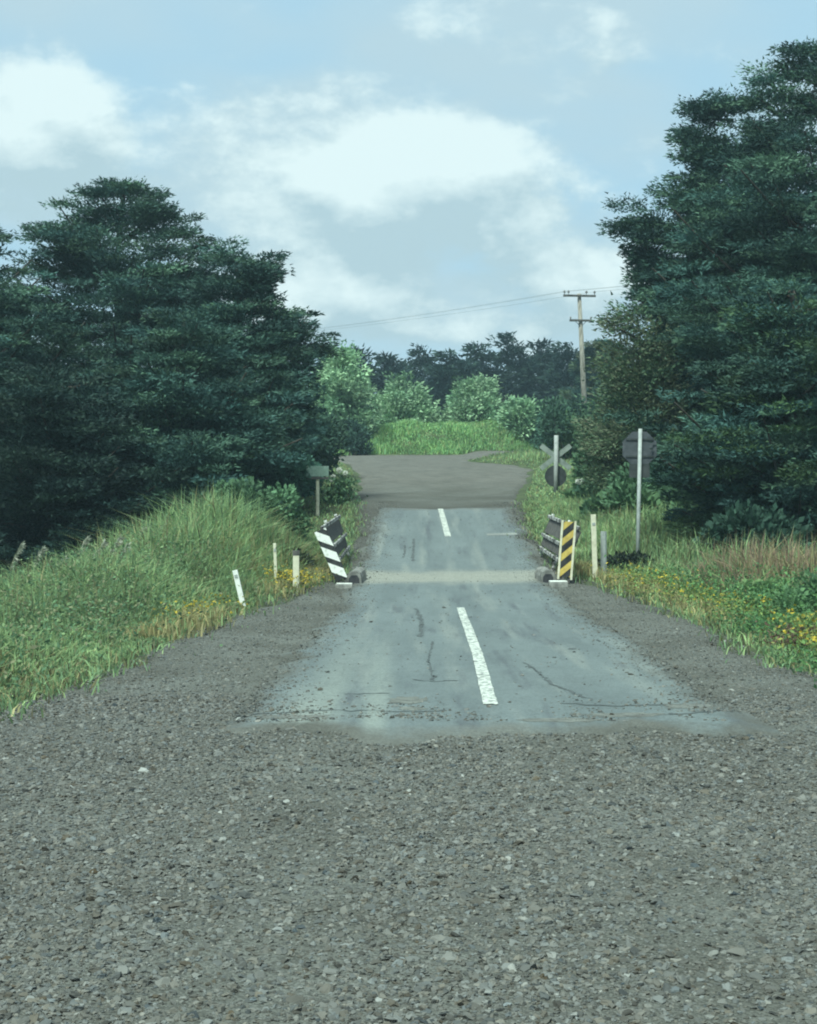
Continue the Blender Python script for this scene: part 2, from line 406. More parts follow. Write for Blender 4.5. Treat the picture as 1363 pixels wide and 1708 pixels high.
M_line = noise_mat('road_line_paint', (0.16, 0.17, 0.16), (0.56, 0.57, 0.51), 22, 0.75, lo=0.36, hi=0.56, stretch=(1, 0.5, 1))

# ------------------------------------------------------------------ terrain shape
RY = np.array([-400, 22, 25, 27, 29, 31.5, 34, 36.3, 42, 55, 65, 75, 80, 95, 130, 300, 4000.])
RZ = np.array([0, 0, 0.02, 0.07, 0.20, 0.38, 0.68, 1.0, 1.73, 2.8, 3.6, 4.3, 4.6, 5.2, 6.5, 9.0, 9.0])
_yy = np.arange(-400, 400, 0.25); _zz = np.interp(_yy, RY, RZ)
_k = np.hanning(13); _k /= _k.sum(); _zz = np.convolve(np.pad(_zz, 6, mode='edge'), _k, 'valid')
def R(y): return np.interp(y, _yy, _zz)
EY  = np.array([-60, 7, 9, 10, 11.8, 16, 21, 25.4, 28, 30, 36, 42, 48, 55, 62, 66, 69, 72, 76.])
EXL = np.array([-45, -45, -11, -5.0, -3.35, -3.15, -3.0, -2.5, -1.95, -1.35, -1.35, -1.6, -1.75, -1.9, -2.3, -2.7, -3.0, -3.6, -4.2])
EXR = np.array([50, 50, 14, 7.6, 4.7, 4.05, 4.35, 4.15, 3.85, 3.2, 3.1, 3.3, 3.7, 4.5, 5.2, 5.0, 3.4, 2.8, 2.8])
def xl(y): return np.interp(y, EY, EXL)
def xr(y): return np.interp(y, EY, EXR)
# far cross road: centre line y as function of x
def ycross(x): return np.interp(x, [-60, -8, 0, 3, 8, 14, 40], [70, 75.5, 76.5, 77, 82, 92, 130])
CROSS_W = 4.6

def ground(x, y):
    x = np.asarray(x, float); y = np.asarray(y, float)
    r = R(y)
    off_l = np.clip(xl(y) - x, 0, 200); off_r = np.clip(x - xr(y), 0, 200)
    hill = sst(y, 26, 45) * (1 - sst(y, 70, 100))
    z = r - hill * 0.35 * r * sst(off_l, 2, 14) - hill * 0.10 * r * sst(off_r, 4, 16)
    z = z + 0.75 * np.exp(-((x + 4.4) / 2.0) ** 2 - ((y - 31) / 4.5) ** 2)          # grassy hump on the left bank
    z = z + 0.30 * np.exp(-((x - 6.5) / 3.0) ** 2 - ((y - 31) / 7.0) ** 2)
    z = z - 1.25 * sst(off_l, 2.2, 7.0) * sst(y, 6, 14) * (1 - sst(y, 33, 50)) * sst(40 - x, 0, 1)
    z = z + 1.75 * np.exp(-np.abs((y - ycross(x) - 9.6) / 3.4) ** 3) * sst(x, -5.0, -1.0) * (1 - sst(x, 6.5, 10.0))
    verge = sst(np.maximum(off_l, off_r), 0.0, 1.2)
    z = z + verge * (0.10 + 0.22 * (nz1(x * 0.35 + 9, y * 0.35) - 0.4) + 0.5 * (nz2(x * 0.06, y * 0.06 + 5) - 0.5))
    # little creek passing under the bridge
    ditch = np.exp(-((y - 32.2 - 0.05 * x) / 0.8) ** 2) * sst(np.abs(x - 0.9), 2.3, 3.0) * (1 - sst(np.abs(x - 0.9), 14, 20))
    z = z - 1.0 * ditch
    return z

def in_road(x, y):
    m = sst(x - xl(y), 0.0, 0.5) * sst(xr(y) - x, 0.0, 0.5) * (1 - sst(y, 76, 78))
    c = (1 - sst(np.abs(y - ycross(x)), CROSS_W - 0.6, CROSS_W))
    return np.maximum(m, c)

def axis(pts):
    out = [pts[0][0]]
    for (a, b, st) in pts:
        n = max(1, int(round((b - a) / st))); out += list(np.linspace(a, b, n + 1)[1:])
    return np.array(out)
gx = axis([(-2500, -300, 220), (-300, -60, 24), (-60, -16, 2), (-16, -7, 0.6), (-7, 8, 0.3), (8, 18, 0.6), (18, 60, 2), (60, 300, 24), (300, 2500, 220)])
gy = axis([(-1500, -100, 200), (-100, -10, 15), (-10, 8, 1.5), (8, 46, 0.35), (46, 84, 0.6), (84, 140, 2), (140, 400, 26), (400, 3600, 200)])
GX, GY = np.meshgrid(gx, gy)
GZ = ground(GX, GY) - 0.14 * in_road(GX, GY)
def grid_faces(nr, nc):
    i = np.arange(nr * nc).reshape(nr, nc)
    return np.stack([i[:-1, :-1], i[:-1, 1:], i[1:, 1:], i[1:, :-1]], -1).reshape(-1, 4)
o = np_mesh('ground', np.stack([GX, GY, GZ], -1).reshape(-1, 3), grid_faces(len(gy), len(gx)), M_ground, smooth_shade=True)
tag(o, kind='structure')

# gravel road: rows between the two ragged edges
ry = axis([(-40, 3, 2), (3, 14, 0.15), (14, 50, 0.25), (50, 76, 0.5)])
un = np.concatenate([np.linspace(0, 1, 9)[:-1], np.linspace(1, 2, 61)[:-1], np.linspace(2, 3, 9)])
YY, UU = np.meshgrid(ry, un, indexing='ij')
wob_l = (nz1(YY * 0.9, 3.3) - 0.5) * 0.5 + (nz2(YY * 3.1, 1.3) - 0.5) * 0.22
wob_r = (nz1(YY * 0.9, 8.3) - 0.5) * 0.5 + (nz2(YY * 3.1, 7.3) - 0.5) * 0.22
A = xl(YY) + wob_l; B = xr(YY) + wob_r
c1 = np.maximum(-5.0, A + 0.12 * (B - A)); c2 = np.minimum(6.0, B - 0.12 * (B - A))
XX = np.where(UU < 1, A + (c1 - A) * UU, np.where(UU < 2, c1 + (c2 - c1) * (UU - 1), c2 + (B - c2) * (UU - 2)))
edge = np.minimum(XX - A, B - XX)
ZZ = ground(XX, YY) + 0.02 - 0.13 * (1 - sst(edge, 0, 0.28)) + 0.016 * (nz3(XX * 2.3, YY * 2.3) - 0.5) + 0.03 * (nz2(XX * 0.8, YY * 0.8) - 0.5)
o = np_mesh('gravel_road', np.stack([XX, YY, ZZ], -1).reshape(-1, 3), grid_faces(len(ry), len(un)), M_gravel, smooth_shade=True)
tag(o, kind='structure')
# far cross road
cx = axis([(-45, 45, 0.6)]); cu = np.linspace(-1, 1, 17)
XX, UU = np.meshgrid(cx, cu, indexing='ij')
YY = ycross(XX) + UU * CROSS_W * (1 + 0.06 * (nz1(XX * 0.5, 2.0) - 0.5))
ZZ = ground(XX, YY) + 0.035 - 0.16 * sst(np.abs(UU), 0.9, 1.0)
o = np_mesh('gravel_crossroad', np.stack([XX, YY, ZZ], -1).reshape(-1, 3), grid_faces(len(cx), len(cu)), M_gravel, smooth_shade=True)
tag(o, kind='structure')

# sealed strip
SY0, SY1 = 10.9, 42.0
def seal_edges(y):
    l = np.interp(y, [10, 11, 14, 20, 29, 36, 42], [-1.55, -1.55, -1.50, -1.40, -1.25, -1.05, -0.95])
    r = np.interp(y, [10, 11, 14, 20, 29, 36, 42], [2.72, 2.78, 2.88, 2.95, 2.92, 2.95, 3.05])
    return l, r
sy = axis([(SY0, SY1, 0.2)]); su = np.linspace(0, 1, 33)
YY, UU = np.meshgrid(sy, su, indexing='ij')
l, r = seal_edges(YY)
l = l + (nz1(YY * 1.4, 20.5) - 0.5) * 0.30 + (nz2(YY * 5, 2.5) - 0.5) * 0.10
r = r + (nz1(YY * 1.4, 33.5) - 0.5) * 0.30 + (nz2(YY * 5, 9.5) - 0.5) * 0.10
XX = l + (r - l) * UU
t0 = 1 - sst(YY, SY0, SY0 + 1.2); t1 = sst(YY, SY1 - 1.5, SY1)
YS = YY + t0 * ((nz1(XX * 1.3, 4.4) - 0.5) * 1.3 + (nz2(XX * 4, 6.4) - 0.5) * 0.9) + t1 * ((nz1(XX * 1.3, 14.4) - 0.5) * 1.2)
ZE = ground(XX, YS) + 0.02 + 0.03 * (nz2(XX * 0.8, YS * 0.8) - 0.5) + 0.035
e = np.minimum(np.minimum(XX - l, r - XX), np.minimum(YY - SY0, SY1 - YY))
ZE = ZE - 0.05 * (1 - sst(e, 0, 0.25))
ef = np.clip(np.minimum(np.minimum(XX - l, r - XX) / 1.0, np.minimum((YY - SY0) / 1.3, (SY1 - YY) / 2.0)), 0, 1)
o = np_mesh('road', np.stack([XX, YS, ZE], -1).reshape(-1, 3), grid_faces(len(sy), len(su)), M_seal, col=np.repeat(ef.reshape(-1, 1), 3, 1), smooth_shade=True)
road = tag(o, kind='structure')
def road_z(x, y): return ground(x, y) + 0.02 + 0.03 * (nz2(x * 0.8, y * 0.8) - 0.5) + 0.035

def sheet(name, pts_y, xc, wd, mat, lift, parent=None, wob=0.02, kind=None, nu=7):
    """strip following the road surface: centre x(y), width(y)"""
    y = np.asarray(pts_y); u = np.linspace(-0.5, 0.5, nu)
    Y, U = np.meshgrid(y, u, indexing='ij')
    wl = 1 + wob * 2 * (nz1(Y * 7, 5.1) - 0.5)
    X = np.asarray(xc)[:, None] + U * (np.asarray(wd)[:, None] + wob * (nz2(Y * 9 + U * 3, 1.7) - 0.5)) * wl
    endw = wob * 4
    Y2 = Y.copy(); Y2[0] += endw * (nz1(X[0] * 30, 2.2) - 0.5); Y2[-1] += endw * (nz1(X[-1] * 30, 8.2) - 0.5)
    Z = road_z(X, Y2) + lift
    ob = np_mesh(name, np.stack([X, Y2, Z], -1).reshape(-1, 3), grid_faces(len(y), nu), mat, parent, smooth_shade=True)
    if kind: tag(ob, kind=kind)
    return ob
yy = np.arange(12.4, 24.6, 0.1)
sheet('centre_line_dash', yy, np.interp(yy, [12.4, 17, 24.6], [0.69, 0.79, 0.86]), np.full(len(yy), 0.125), M_line, 0.008, road)
yy = np.arange(36.2, 41.6, 0.1)
sheet('centre_line_dash', yy, np.interp(yy, [36, 42], [0.97, 0.89]), np.full(len(yy), 0.15), M_line, 0.008, road)
yy = np.arange(36.25, 36.6, 0.05)
sheet('stop_line', yy, np.full(len(yy), 2.30), np.full(len(yy), 0.75), M_slab, 0.005, road, nu=30)

# broken gravelly patches in the seal
def patch(cx_, cy_, rx, ry_, seed):
    n = 28; rg = np.random.default_rng(seed)
    rad = 0.75 + 0.5 * rg.random(n)
    a = np.linspace(0, 2 * np.pi, n, endpoint=False)
    V = [(cx_, cy_, road_z(cx_, cy_) + 0.004)]
    for q in range(n):
        x = cx_ + rx * rad[q] * math.cos(a[q]); y = cy_ + ry_ * rad[q] * math.sin(a[q])
        V.append((x, y, road_z(x, y) + 0.002))
    Fc = [(0, 1 + q, 1 + (q + 1) % n) for q in range(n)]
    return np_mesh('gravel_patch', V, Fc, M_patch, road)
for q, a in enumerate([(-0.02, 12.75, 0.17, 0.26), (0.03, 12.2, 0.10, 0.12), (1.75, 11.85, 0.30, 0.10), (2.35, 12.3, 0.25, 0.14), (-0.9, 11.75, 0.30, 0.10), (1.2, 11.6, 0.3, 0.1)]):
    patch(*a, seed=q + 40)

# cracks in the seal: narrow ragged ribbons lying in the surface
def crack(pts, wd, seed):
    rg = np.random.default_rng(seed); P = []
    for (a, b_) in zip(pts[:-1], pts[1:]):
        m = max(3, int(math.hypot(b_[0] - a[0], (b_[1] - a[1])) / 0.07))
        for t_ in np.linspace(0, 1, m, endpoint=False): P.append((a[0] + (b_[0] - a[0]) * t_ + rg.normal(0, 0.012), a[1] + (b_[1] - a[1]) * t_ + rg.normal(0, 0.03)))
    P = np.array(P); d_ = np.gradient(P, axis=0); nrm = np.stack([-d_[:, 1], d_[:, 0]], -1); nrm /= np.linalg.norm(nrm, axis=1, keepdims=True) + 1e-9
    w_ = wd * rg.uniform(0.3, 1.3, len(P))[:, None]; A_, B_ = P - nrm * w_, P + nrm * w_
    V = np.concatenate([np.c_[A_, road_z(A_[:, 0], A_[:, 1]) + 0.004], np.c_[B_, road_z(B_[:, 0], B_[:, 1]) + 0.004]])
    m = len(P); i = np.arange(m - 1)
    return np_mesh('crack', V, np.stack([i, i + 1, m + i + 1, m + i], -1), M_crack, road)
for q, (pts, wd) in enumerate([([(-1.25, 11.9), (-0.6, 12.1), (0.1, 12.0), (0.35, 12.15)], 0.022), ([(0.05, 14.4), (0.25, 14.2), (0.55, 14.3)], 0.018), ([(0.25, 14.3), (0.22, 16.0), (0.3, 18.5)], 0.014),
        ([(1.3, 12.5), (1.7, 12.3), (2.4, 12.45)], 0.020), ([(1.25, 16), (1.35, 14), (1.6, 12.6)], 0.016), ([(-0.6, 13.2), (-0.1, 13.3)], 0.02), ([(2.1, 11.9), (2.6, 12.0)], 0.03),
        ([(0.15, 19), (0.2, 22), (0.12, 24.5)], 0.03), ([(0.1, 32.5), (0.13, 36)], 0.035), ([(-0.1, 33), (-0.08, 35)], 0.025), ([(1.9, 17.4), (1.97, 17.6)], 0.05)]):
    crack(pts, wd, 300 + q)

# ------------------------------------------------------------------ loose stones (uncountable)
def icosa():
    p = (1 + 5 ** 0.5) / 2
    v = np.array([(-1,p,0),(1,p,0),(-1,-p,0),(1,-p,0),(0,-1,p),(0,1,p),(0,-1,-p),(0,1,-p),(p,0,-1),(p,0,1),(-p,0,-1),(-p,0,1)], float)
    v /= np.linalg.norm(v[0])
    f = np.array([(0,11,5),(0,5,1),(0,1,7),(0,7,10),(0,10,11),(1,5,9),(5,11,4),(11,10,2),(10,7,6),(7,1,8),(3,9,4),(3,4,2),(3,2,6),(3,6,8),(3,8,9),(4,9,5),(2,4,11),(6,2,10),(8,6,7),(9,8,1)])
    return v, f
def octa():
    v = np.array([(1,0,0),(0,1,0),(-1,0,0),(0,-1,0),(0,0,1),(0,0,-1)], float)
    return v, np.array([(0,1,4),(1,2,4),(2,3,4),(3,0,4),(1,0,5),(2,1,5),(3,2,5),(0,3,5)])
def stones(name, x, y, size, zf, label, fine=True):
    n = len(x); iv, jf = icosa() if fine else octa(); nv = len(iv)
    P = np.repeat(iv[None], n, 0) * (1 + 0.9 * (rng.random((n, nv, 1)) - 0.5))
    sc = np.stack([size * rng.uniform(0.8, 1.5, n), size * rng.uniform(0.7, 1.2, n), size * rng.uniform(0.28, 0.6, n)], -1)
    P = P * sc[:, None, :]
    a = rng.uniform(0, 2 * np.pi, n); c, s_ = np.cos(a)[:, None], np.sin(a)[:, None]
    X = P[..., 0] * c - P[..., 1] * s_ + x[:, None]; Y = P[..., 0] * s_ + P[..., 1] * c + y[:, None]
    tilt = rng.normal(0, 0.25, n)[:, None]
    Z = P[..., 2] + tilt * P[..., 0] + zf(x, y)[:, None] + (sc[:, 2] * 0.25)[:, None]
    V = np.stack([X, Y, Z], -1).reshape(-1, 3)
    Fc = (jf[None] + (np.arange(n) * nv)[:, None, None]).reshape(-1, 3)
    g = np.clip(rng.normal(0.14, 0.03, n) + (rng.random(n) < 0.02) * 0.14, 0.05, 0.5)
    warm = rng.normal(0.0, 0.008, n)
    col = np.stack([g + warm, g * 1.0, g * 0.97 - warm], -1)
    ob = np_mesh(name, V, Fc, M_stone, None, np.repeat(col, nv, 0))
    return tag(ob, label, 'gravel', kind='stuff')
def gz(x, y): return ground(x, y) + 0.02 + 0.016 * (nz3(x * 2.3, y * 2.3) - 0.5) + 0.03 * (nz2(x * 0.8, y * 0.8) - 0.5)
def gravel_instances(name, label, x, y, size):
    """points + geometry nodes: angular stones of six shapes, turned and scaled one by one"""
    n = len(x)
    sl_, sr_ = seal_edges(y)
    on = (x > sl_ + 0.1) & (x < sr_ - 0.1) & (y > 11.5)
    V = np.stack([x, y, np.where(on, road_z(x, y), gz(x, y)) + size * 0.12], -1)
    me = bpy.data.meshes.new(name); me.vertices.add(n); me.vertices.foreach_set('co', V.astype(np.float32).ravel())
    rot = np.stack([rng.normal(0, 0.30, n), rng.normal(0, 0.30, n), rng.uniform(0, 6.283, n)], -1).astype(np.float32)
    scl = np.stack([size * rng.uniform(0.8, 1.5, n), size * rng.uniform(0.7, 1.2, n), size * rng.uniform(0.35, 0.75, n)], -1).astype(np.float32)
    g = np.clip(rng.normal(0.122, 0.034, n) + (rng.random(n) < 0.010) * 0.12, 0.05, 0.45); wm = rng.normal(0.002, 0.005, n)
    col = np.stack([g + wm, g, g * 0.93 - wm], -1).astype(np.float32)
    for nm, dat in (('srot', rot), ('sscl', scl), ('scol', col)):
        at_ = me.attributes.new(nm, 'FLOAT_VECTOR', 'POINT'); at_.data.foreach_set('vector', dat.ravel())
    ob = bpy.data.objects.new(name, me); C.objects.link(ob); me.materials.append(M_chip)
    ng = bpy.data.node_groups.new('gravel_scatter', 'GeometryNodeTree')
    ng.interface.new_socket('Geometry', in_out='INPUT', socket_type='NodeSocketGeometry')
    ng.interface.new_socket('Geometry', in_out='OUTPUT', socket_type='NodeSocketGeometry')
    q = ng.nodes; lk = ng.links.new
    gi, go = q.new('NodeGroupInput'), q.new('NodeGroupOutput')
    jn = q.new('GeometryNodeJoinGeometry')
    for k in range(6):
        ic = q.new('GeometryNodeMeshIcoSphere'); ic.inputs['Radius'].default_value = 1.0; ic.inputs['Subdivisions'].default_value = 2
        nzn = q.new('ShaderNodeTexNoise'); nzn.noise_dimensions = '4D'; nzn.inputs['W'].default_value = k * 7.3; nzn.inputs['Scale'].default_value = 0.9; nzn.inputs['Detail'].default_value = 1
        vo = q.new('ShaderNodeTexVoronoi'); vo.voronoi_dimensions = '4D'; vo.inputs['W'].default_value = k * 3.1; vo.inputs['Scale'].default_value = 0.8
        sb = q.new('ShaderNodeVectorMath'); sb.operation = 'SUBTRACT'; sb.inputs[1].default_value = (0.5, 0.5, 0.5); lk(nzn.outputs['Color'], sb.inputs[0])
        sc_ = q.new('ShaderNodeVectorMath'); sc_.operation = 'SCALE'; sc_.inputs['Scale'].default_value = 2.4; lk(sb.outputs[0], sc_.inputs[0])
        sp = q.new('GeometryNodeSetPosition'); lk(ic.outputs['Mesh'], sp.inputs['Geometry']); lk(sc_.outputs[0], sp.inputs['Offset'])
        sm_ = q.new('GeometryNodeSetShadeSmooth'); sm_.inputs['Shade Smooth'].default_value = False; lk(sp.outputs[0], sm_.inputs[0])
        mt = q.new('GeometryNodeSetMaterial'); mt.inputs['Material'].default_value = M_chip; lk(sm_.outputs[0], mt.inputs[0])
        g2 = q.new('GeometryNodeGeometryToInstance'); lk(mt.outputs[0], g2.inputs[0]); lk(g2.outputs[0], jn.inputs[0])
    m2p = q.new('GeometryNodeMeshToPoints'); lk(gi.outputs[0], m2p.inputs[0])
    iop = q.new('GeometryNodeInstanceOnPoints'); iop.inputs['Pick Instance'].default_value = True
    lk(m2p.outputs[0], iop.inputs['Points']); lk(jn.outputs[0], iop.inputs['Instance'])
    ri = q.new('FunctionNodeRandomValue'); ri.data_type = 'INT'
    for s_ in ri.inputs:
        if s_.name == 'Max' and s_.type == 'INT': s_.default_value = 5
    lk([o_ for o_ in ri.outputs if o_.type == 'INT'][0], iop.inputs['Instance Index'])
    for nm, sock in (('srot', 'Rotation'), ('sscl', 'Scale')):
        na = q.new('GeometryNodeInputNamedAttribute'); na.data_type = 'FLOAT_VECTOR'; na.inputs['Name'].default_value = nm
        src = [o_ for o_ in na.outputs if o_.name == 'Attribute' and o_.enabled][0]
        if nm == 'srot':
            er = q.new('FunctionNodeEulerToRotation'); lk(src, er.inputs[0]); src = er.outputs[0]
        lk(src, iop.inputs[sock])
    lk(iop.outputs[0], go.inputs[0])
    md = ob.modifiers.new('scatter', 'NODES'); md.node_group = ng
    return tag(ob, label, 'gravel', kind='stuff')
n = 300000
y = 3.4 + (rng.random(n) ** 1.15) * 10.0
x = rng.uniform(-1, 1, n) * (1.2 + y * 0.34)
rut = np.exp(-((x + 0.55) / 0.35) ** 2) + np.exp(-((x - 1.15) / 0.35) ** 2)      # compacted wheel ruts carry fewer stones
dens = 0.64 + 0.34 * (nz1(x * 0.7 + 3, y * 0.35) - 0.5) + 0.16 * (nz2(x * 3.1, y * 2.3) - 0.5) - 0.30 * rut
keep = dens > rng.random(n)
sl, sr = seal_edges(y)
inside = (y > 11.2) & (x > sl + 0.05) & (x < sr - 0.05)
spill = sst(nz2(x * 2.1 + 5, y * 1.6) * 0.6 + nz1(x * 5, y * 4) * 0.4, 0.42, 0.62) * np.exp(-np.maximum(y - 11.3, 0) / 0.55)
keep &= ~(inside & (rng.random(n) > spill))
x, y = x[keep], y[keep]
size = np.clip(rng.lognormal(math.log(0.0068), 0.46, len(x)), 0.003, 0.023)
big = rng.random(len(x)) < 0.008
size = np.where(big, rng.uniform(0.014, 0.024, len(x)), size)
gravel_instances('loose_gravel', 'loose grey gravel stones scattered over the near gravel road', x, y, size)
n = 60000
y = 12.0 + 32 * rng.random(n) ** 1.7
side = rng.random(n) < 0.5
sl, sr = seal_edges(y)
u = rng.random(n)
x = np.where(side, sl + 0.9 - (sl + 0.9 - xl(y) - 0.05) * u, sr - 0.9 + (xr(y) - 0.05 - sr + 0.9) * u)
fd = np.where(side, sl - x, x - sr)
kp = rng.random(n) < sst(fd, -0.9, 0.5)
x, y = x[kp], y[kp]; n = len(x)
gravel_instances('shoulder_gravel', 'loose gravel along the road shoulders beside the sealed strip', x, y, np.clip(rng.lognormal(math.log(0.0068), 0.42, n), 0.003, 0.022))
n = 900
y = rng.uniform(11.5, 42, n); sl, sr = seal_edges(y); x = sl + (sr - sl) * rng.random(n)
gravel_instances('scattered_chips', 'scattered loose chips lying on the sealed road', x, y, np.clip(rng.lognormal(math.log(0.008), 0.4, n), 0.004, 0.022))

# ------------------------------------------------------------------ blades (grass)
def blades(x, y, h, wd, col, lean=0.35, zoff=0.0, droop=0.5):
    """returns V, F, col for grass blades rooted at x,y"""
    n = len(x); z = ground(x, y) - 0.03 + zoff
    a = rng.uniform(0, 2 * np.pi, n); ln = np.abs(rng.normal(0, lean, n))
    dx, dy = np.cos(a) * ln, np.sin(a) * ln
    f = rng.uniform(0, np.pi, n); wx, wy = np.cos(f) * wd * 0.5, np.sin(f) * wd * 0.5
    V = np.zeros((n, 5, 3))
    V[:, 0] = np.stack([x - wx, y - wy, z], -1); V[:, 1] = np.stack([x + wx, y + wy, z], -1)
    mx, my, mz = x + dx * h * 0.35, y + dy * h * 0.35, z + h * 0.62
    V[:, 2] = np.stack([mx - wx * 0.8, my - wy * 0.8, mz], -1); V[:, 3] = np.stack([mx + wx * 0.8, my + wy * 0.8, mz], -1)
    V[:, 4] = np.stack([x + dx * h, y + dy * h, z + h * (1 - droop * 0.3 * np.minimum(ln * 2, 1.2))], -1)
    b = (np.arange(n) * 5)[:, None]
    Fc = np.concatenate([b + np.array([[0, 1, 3]]), b + np.array([[0, 3, 2]]), b + np.array([[2, 3, 4]])], 0)
    return V.reshape(-1, 3), Fc, np.repeat(col, 5, 0)
def pick(n, cols, wts, jit=0.18):
    cols = np.array(cols, float); k = rng.choice(len(cols), n, p=np.array(wts) / np.sum(wts))
    return np.clip(cols[k] * (1 + jit * rng.normal(0, 1, (n, 1))), 0.005, 0.9)
def join(parts):
    Vs, Fs, Cs, b = [], [], [], 0
    for V, Fc, c in parts:
        Vs.append(V); Fs.append(Fc + b); Cs.append(c); b += len(V)
    return np.concatenate(Vs), np.concatenate(Fs), np.concatenate(Cs)
G1, G2, G3, DRY, DRY2, TAN = (0.235, 0.345, 0.165), (0.29, 0.395, 0.18), (0.165, 0.26, 0.14), (0.38, 0.33, 0.17), (0.28, 0.255, 0.13), (0.30, 0.21, 0.14)

def leaves(P, Dv, ln, wd, col):
    """diamond leaves: base P, direction Dv (unit), length, width"""
    n = len(P)
    r = rng.normal(0, 1, (n, 3)); s = np.cross(Dv, r); s /= np.linalg.norm(s, axis=1, keepdims=True) + 1e-9
    V = np.zeros((n, 4, 3))
    mid = P + Dv * (ln * 0.5)[:, None]
    V[:, 0] = P; V[:, 1] = mid - s * (wd * 0.5)[:, None]; V[:, 2] = P + Dv * ln[:, None]; V[:, 3] = mid + s * (wd * 0.5)[:, None]
    b = (np.arange(n) * 4)[:, None]
    Fc = np.concatenate([b + np.array([[0, 1, 2]]), b + np.array([[0, 2, 3]])], 0)
    return V.reshape(-1, 3), Fc, np.repeat(col, 4, 0)
def tri_leaves(P, Dv, ln, wd, col):
    n = len(P)
    r = rng.normal(0, 1, (n, 3)); s = np.cross(Dv, r); s /= np.linalg.norm(s, axis=1, keepdims=True) + 1e-9
    V = np.stack([P - s * (wd * 0.5)[:, None], P + s * (wd * 0.5)[:, None], P + Dv * ln[:, None]], 1)
    return V.reshape(-1, 3), np.arange(n * 3).reshape(n, 3), np.repeat(col, 3, 0)
def unit(v): return v / (np.linalg.norm(v, axis=1, keepdims=True) + 1e-9)

# left bank: tall rank grass
n = 80000
y = 10.5 + 25 * rng.random(n) ** 0.9
off = 0.05 + rng.exponential(1.9, n); off = np.where(off > 8, 8 * rng.random(n), off)
x = xl(y) - off
clump = nz1(x * 0.8, y * 0.8) * 0.6 + nz2(x * 2.2, y * 2.2) * 0.4
top = np.interp(y, [10, 14, 20, 26, 30, 36], [0.45, 0.55, 0.9, 1.15, 1.35, 0.8])
h = top * sst(off, -0.4, 2.2) * (0.45 + 0.9 * clump) * rng.uniform(0.6, 1.15, n)
h = np.maximum(h, 0.10)
dryz = sst(nz3(x * 0.5 + 4, y * 0.5), 0.5, 0.75)
c = pick(n, [G1, G2, G3, DRY2, (0.30, 0.27, 0.16)], [4, 4, 3, 0.9, 0.8], 0.25)
dmask = rng.random(n) < np.maximum(0.45 * dryz * np.exp(-off / 1.6), 0.55 * np.exp(-((y - 13.5) / 2.2) ** 2) * np.exp(-off / 1.0))
c[dmask] = pick(dmask.sum(), [DRY, DRY2], [1, 1])
shade = (0.55 + 0.9 * (0.6 * nz2(x * 0.7 + 7, y * 0.7) + 0.4 * nz3(x * 2.1, y * 2.1)))[:, None]
L1 = blades(x, y, h, rng.uniform(0.012, 0.03, n), c * shade, lean=0.6)
V, Fc, cc = join([L1])
o = np_mesh('tall_grass', V, Fc, M_grass, None, cc); tag(o, 'tall rank green grass covering the bank left of the road', 'grass', kind='stuff')

# right verge grass
n = 65000
y = 10.5 + 34 * rng.random(n) ** 0.95
off = 0.05 + rng.exponential(2.4, n); off = np.where(off > 11, 11 * rng.random(n), off)
x = xr(y) + off
clump = nz1(x * 0.8 + 30, y * 0.8) * 0.6 + nz2(x * 2.2, y * 2.2) * 0.4
top = np.interp(y, [10, 14, 20, 26, 30, 44], [0.35, 0.4, 0.6, 0.75, 0.8, 0.75])
h = np.maximum(top * sst(off, -0.4, 2.4) * (0.4 + 1.0 * clump) * rng.uniform(0.6, 1.15, n), 0.09)
c = pick(n, [G1, G2, G3, DRY2, (0.30, 0.27, 0.16)], [4, 4, 3, 1.4, 1.0], 0.25)
tanz = np.exp(-((x - 6.6) / 1.2) ** 2 - ((y - 25.5) / 1.8) ** 2)
tm = rng.random(n) < 0.65 * tanz
c[tm] = pick(tm.sum(), [TAN, DRY2, (0.2, 0.15, 0.11)], [2, 1, 1]); h[tm] *= 1.5
shade = (0.55 + 0.9 * (0.6 * nz2(x * 0.7 + 17, y * 0.7) + 0.4 * nz3(x * 2.1, y * 2.1)))[:, None]
V, Fc, cc = join([blades(x, y, h, rng.uniform(0.012, 0.03, n), c * shade, lean=0.6)])
o = np_mesh('verge_grass', V, Fc, M_grass, None, cc); tag(o, 'green and tan grass along the verge right of the road', 'grass', kind='stuff')

# dry golden fringe along both road edges
n = 16000
y = np.concatenate([rng.uniform(19, 30, n // 2), rng.uniform(18, 31, n // 2)])
left = np.arange(n) < n // 2
off = rng.normal(0.30, 0.22, n)
x = np.where(left, xl(y) - off, xr(y) + off + 0.1)
pz = nz1(x * 0.7 + 50, y * 0.55) 
keep = pz > rng.uniform(0.15, 0.7, n)
x, y = x[keep], y[keep]; n = len(x)
V, Fc, cc = join([blades(x, y, rng.uniform(0.10, 0.34, n), rng.uniform(0.012, 0.028, n), pick(n, [DRY, (0.42, 0.36, 0.17), DRY2, G2], [3, 2, 2, 1.2]), lean=0.6)])
o = np_mesh('dry_grass', V, Fc, M_grass, None, cc); tag(o, 'short dry golden grass fringing both gravel edges before the bridge', 'grass', kind='stuff')

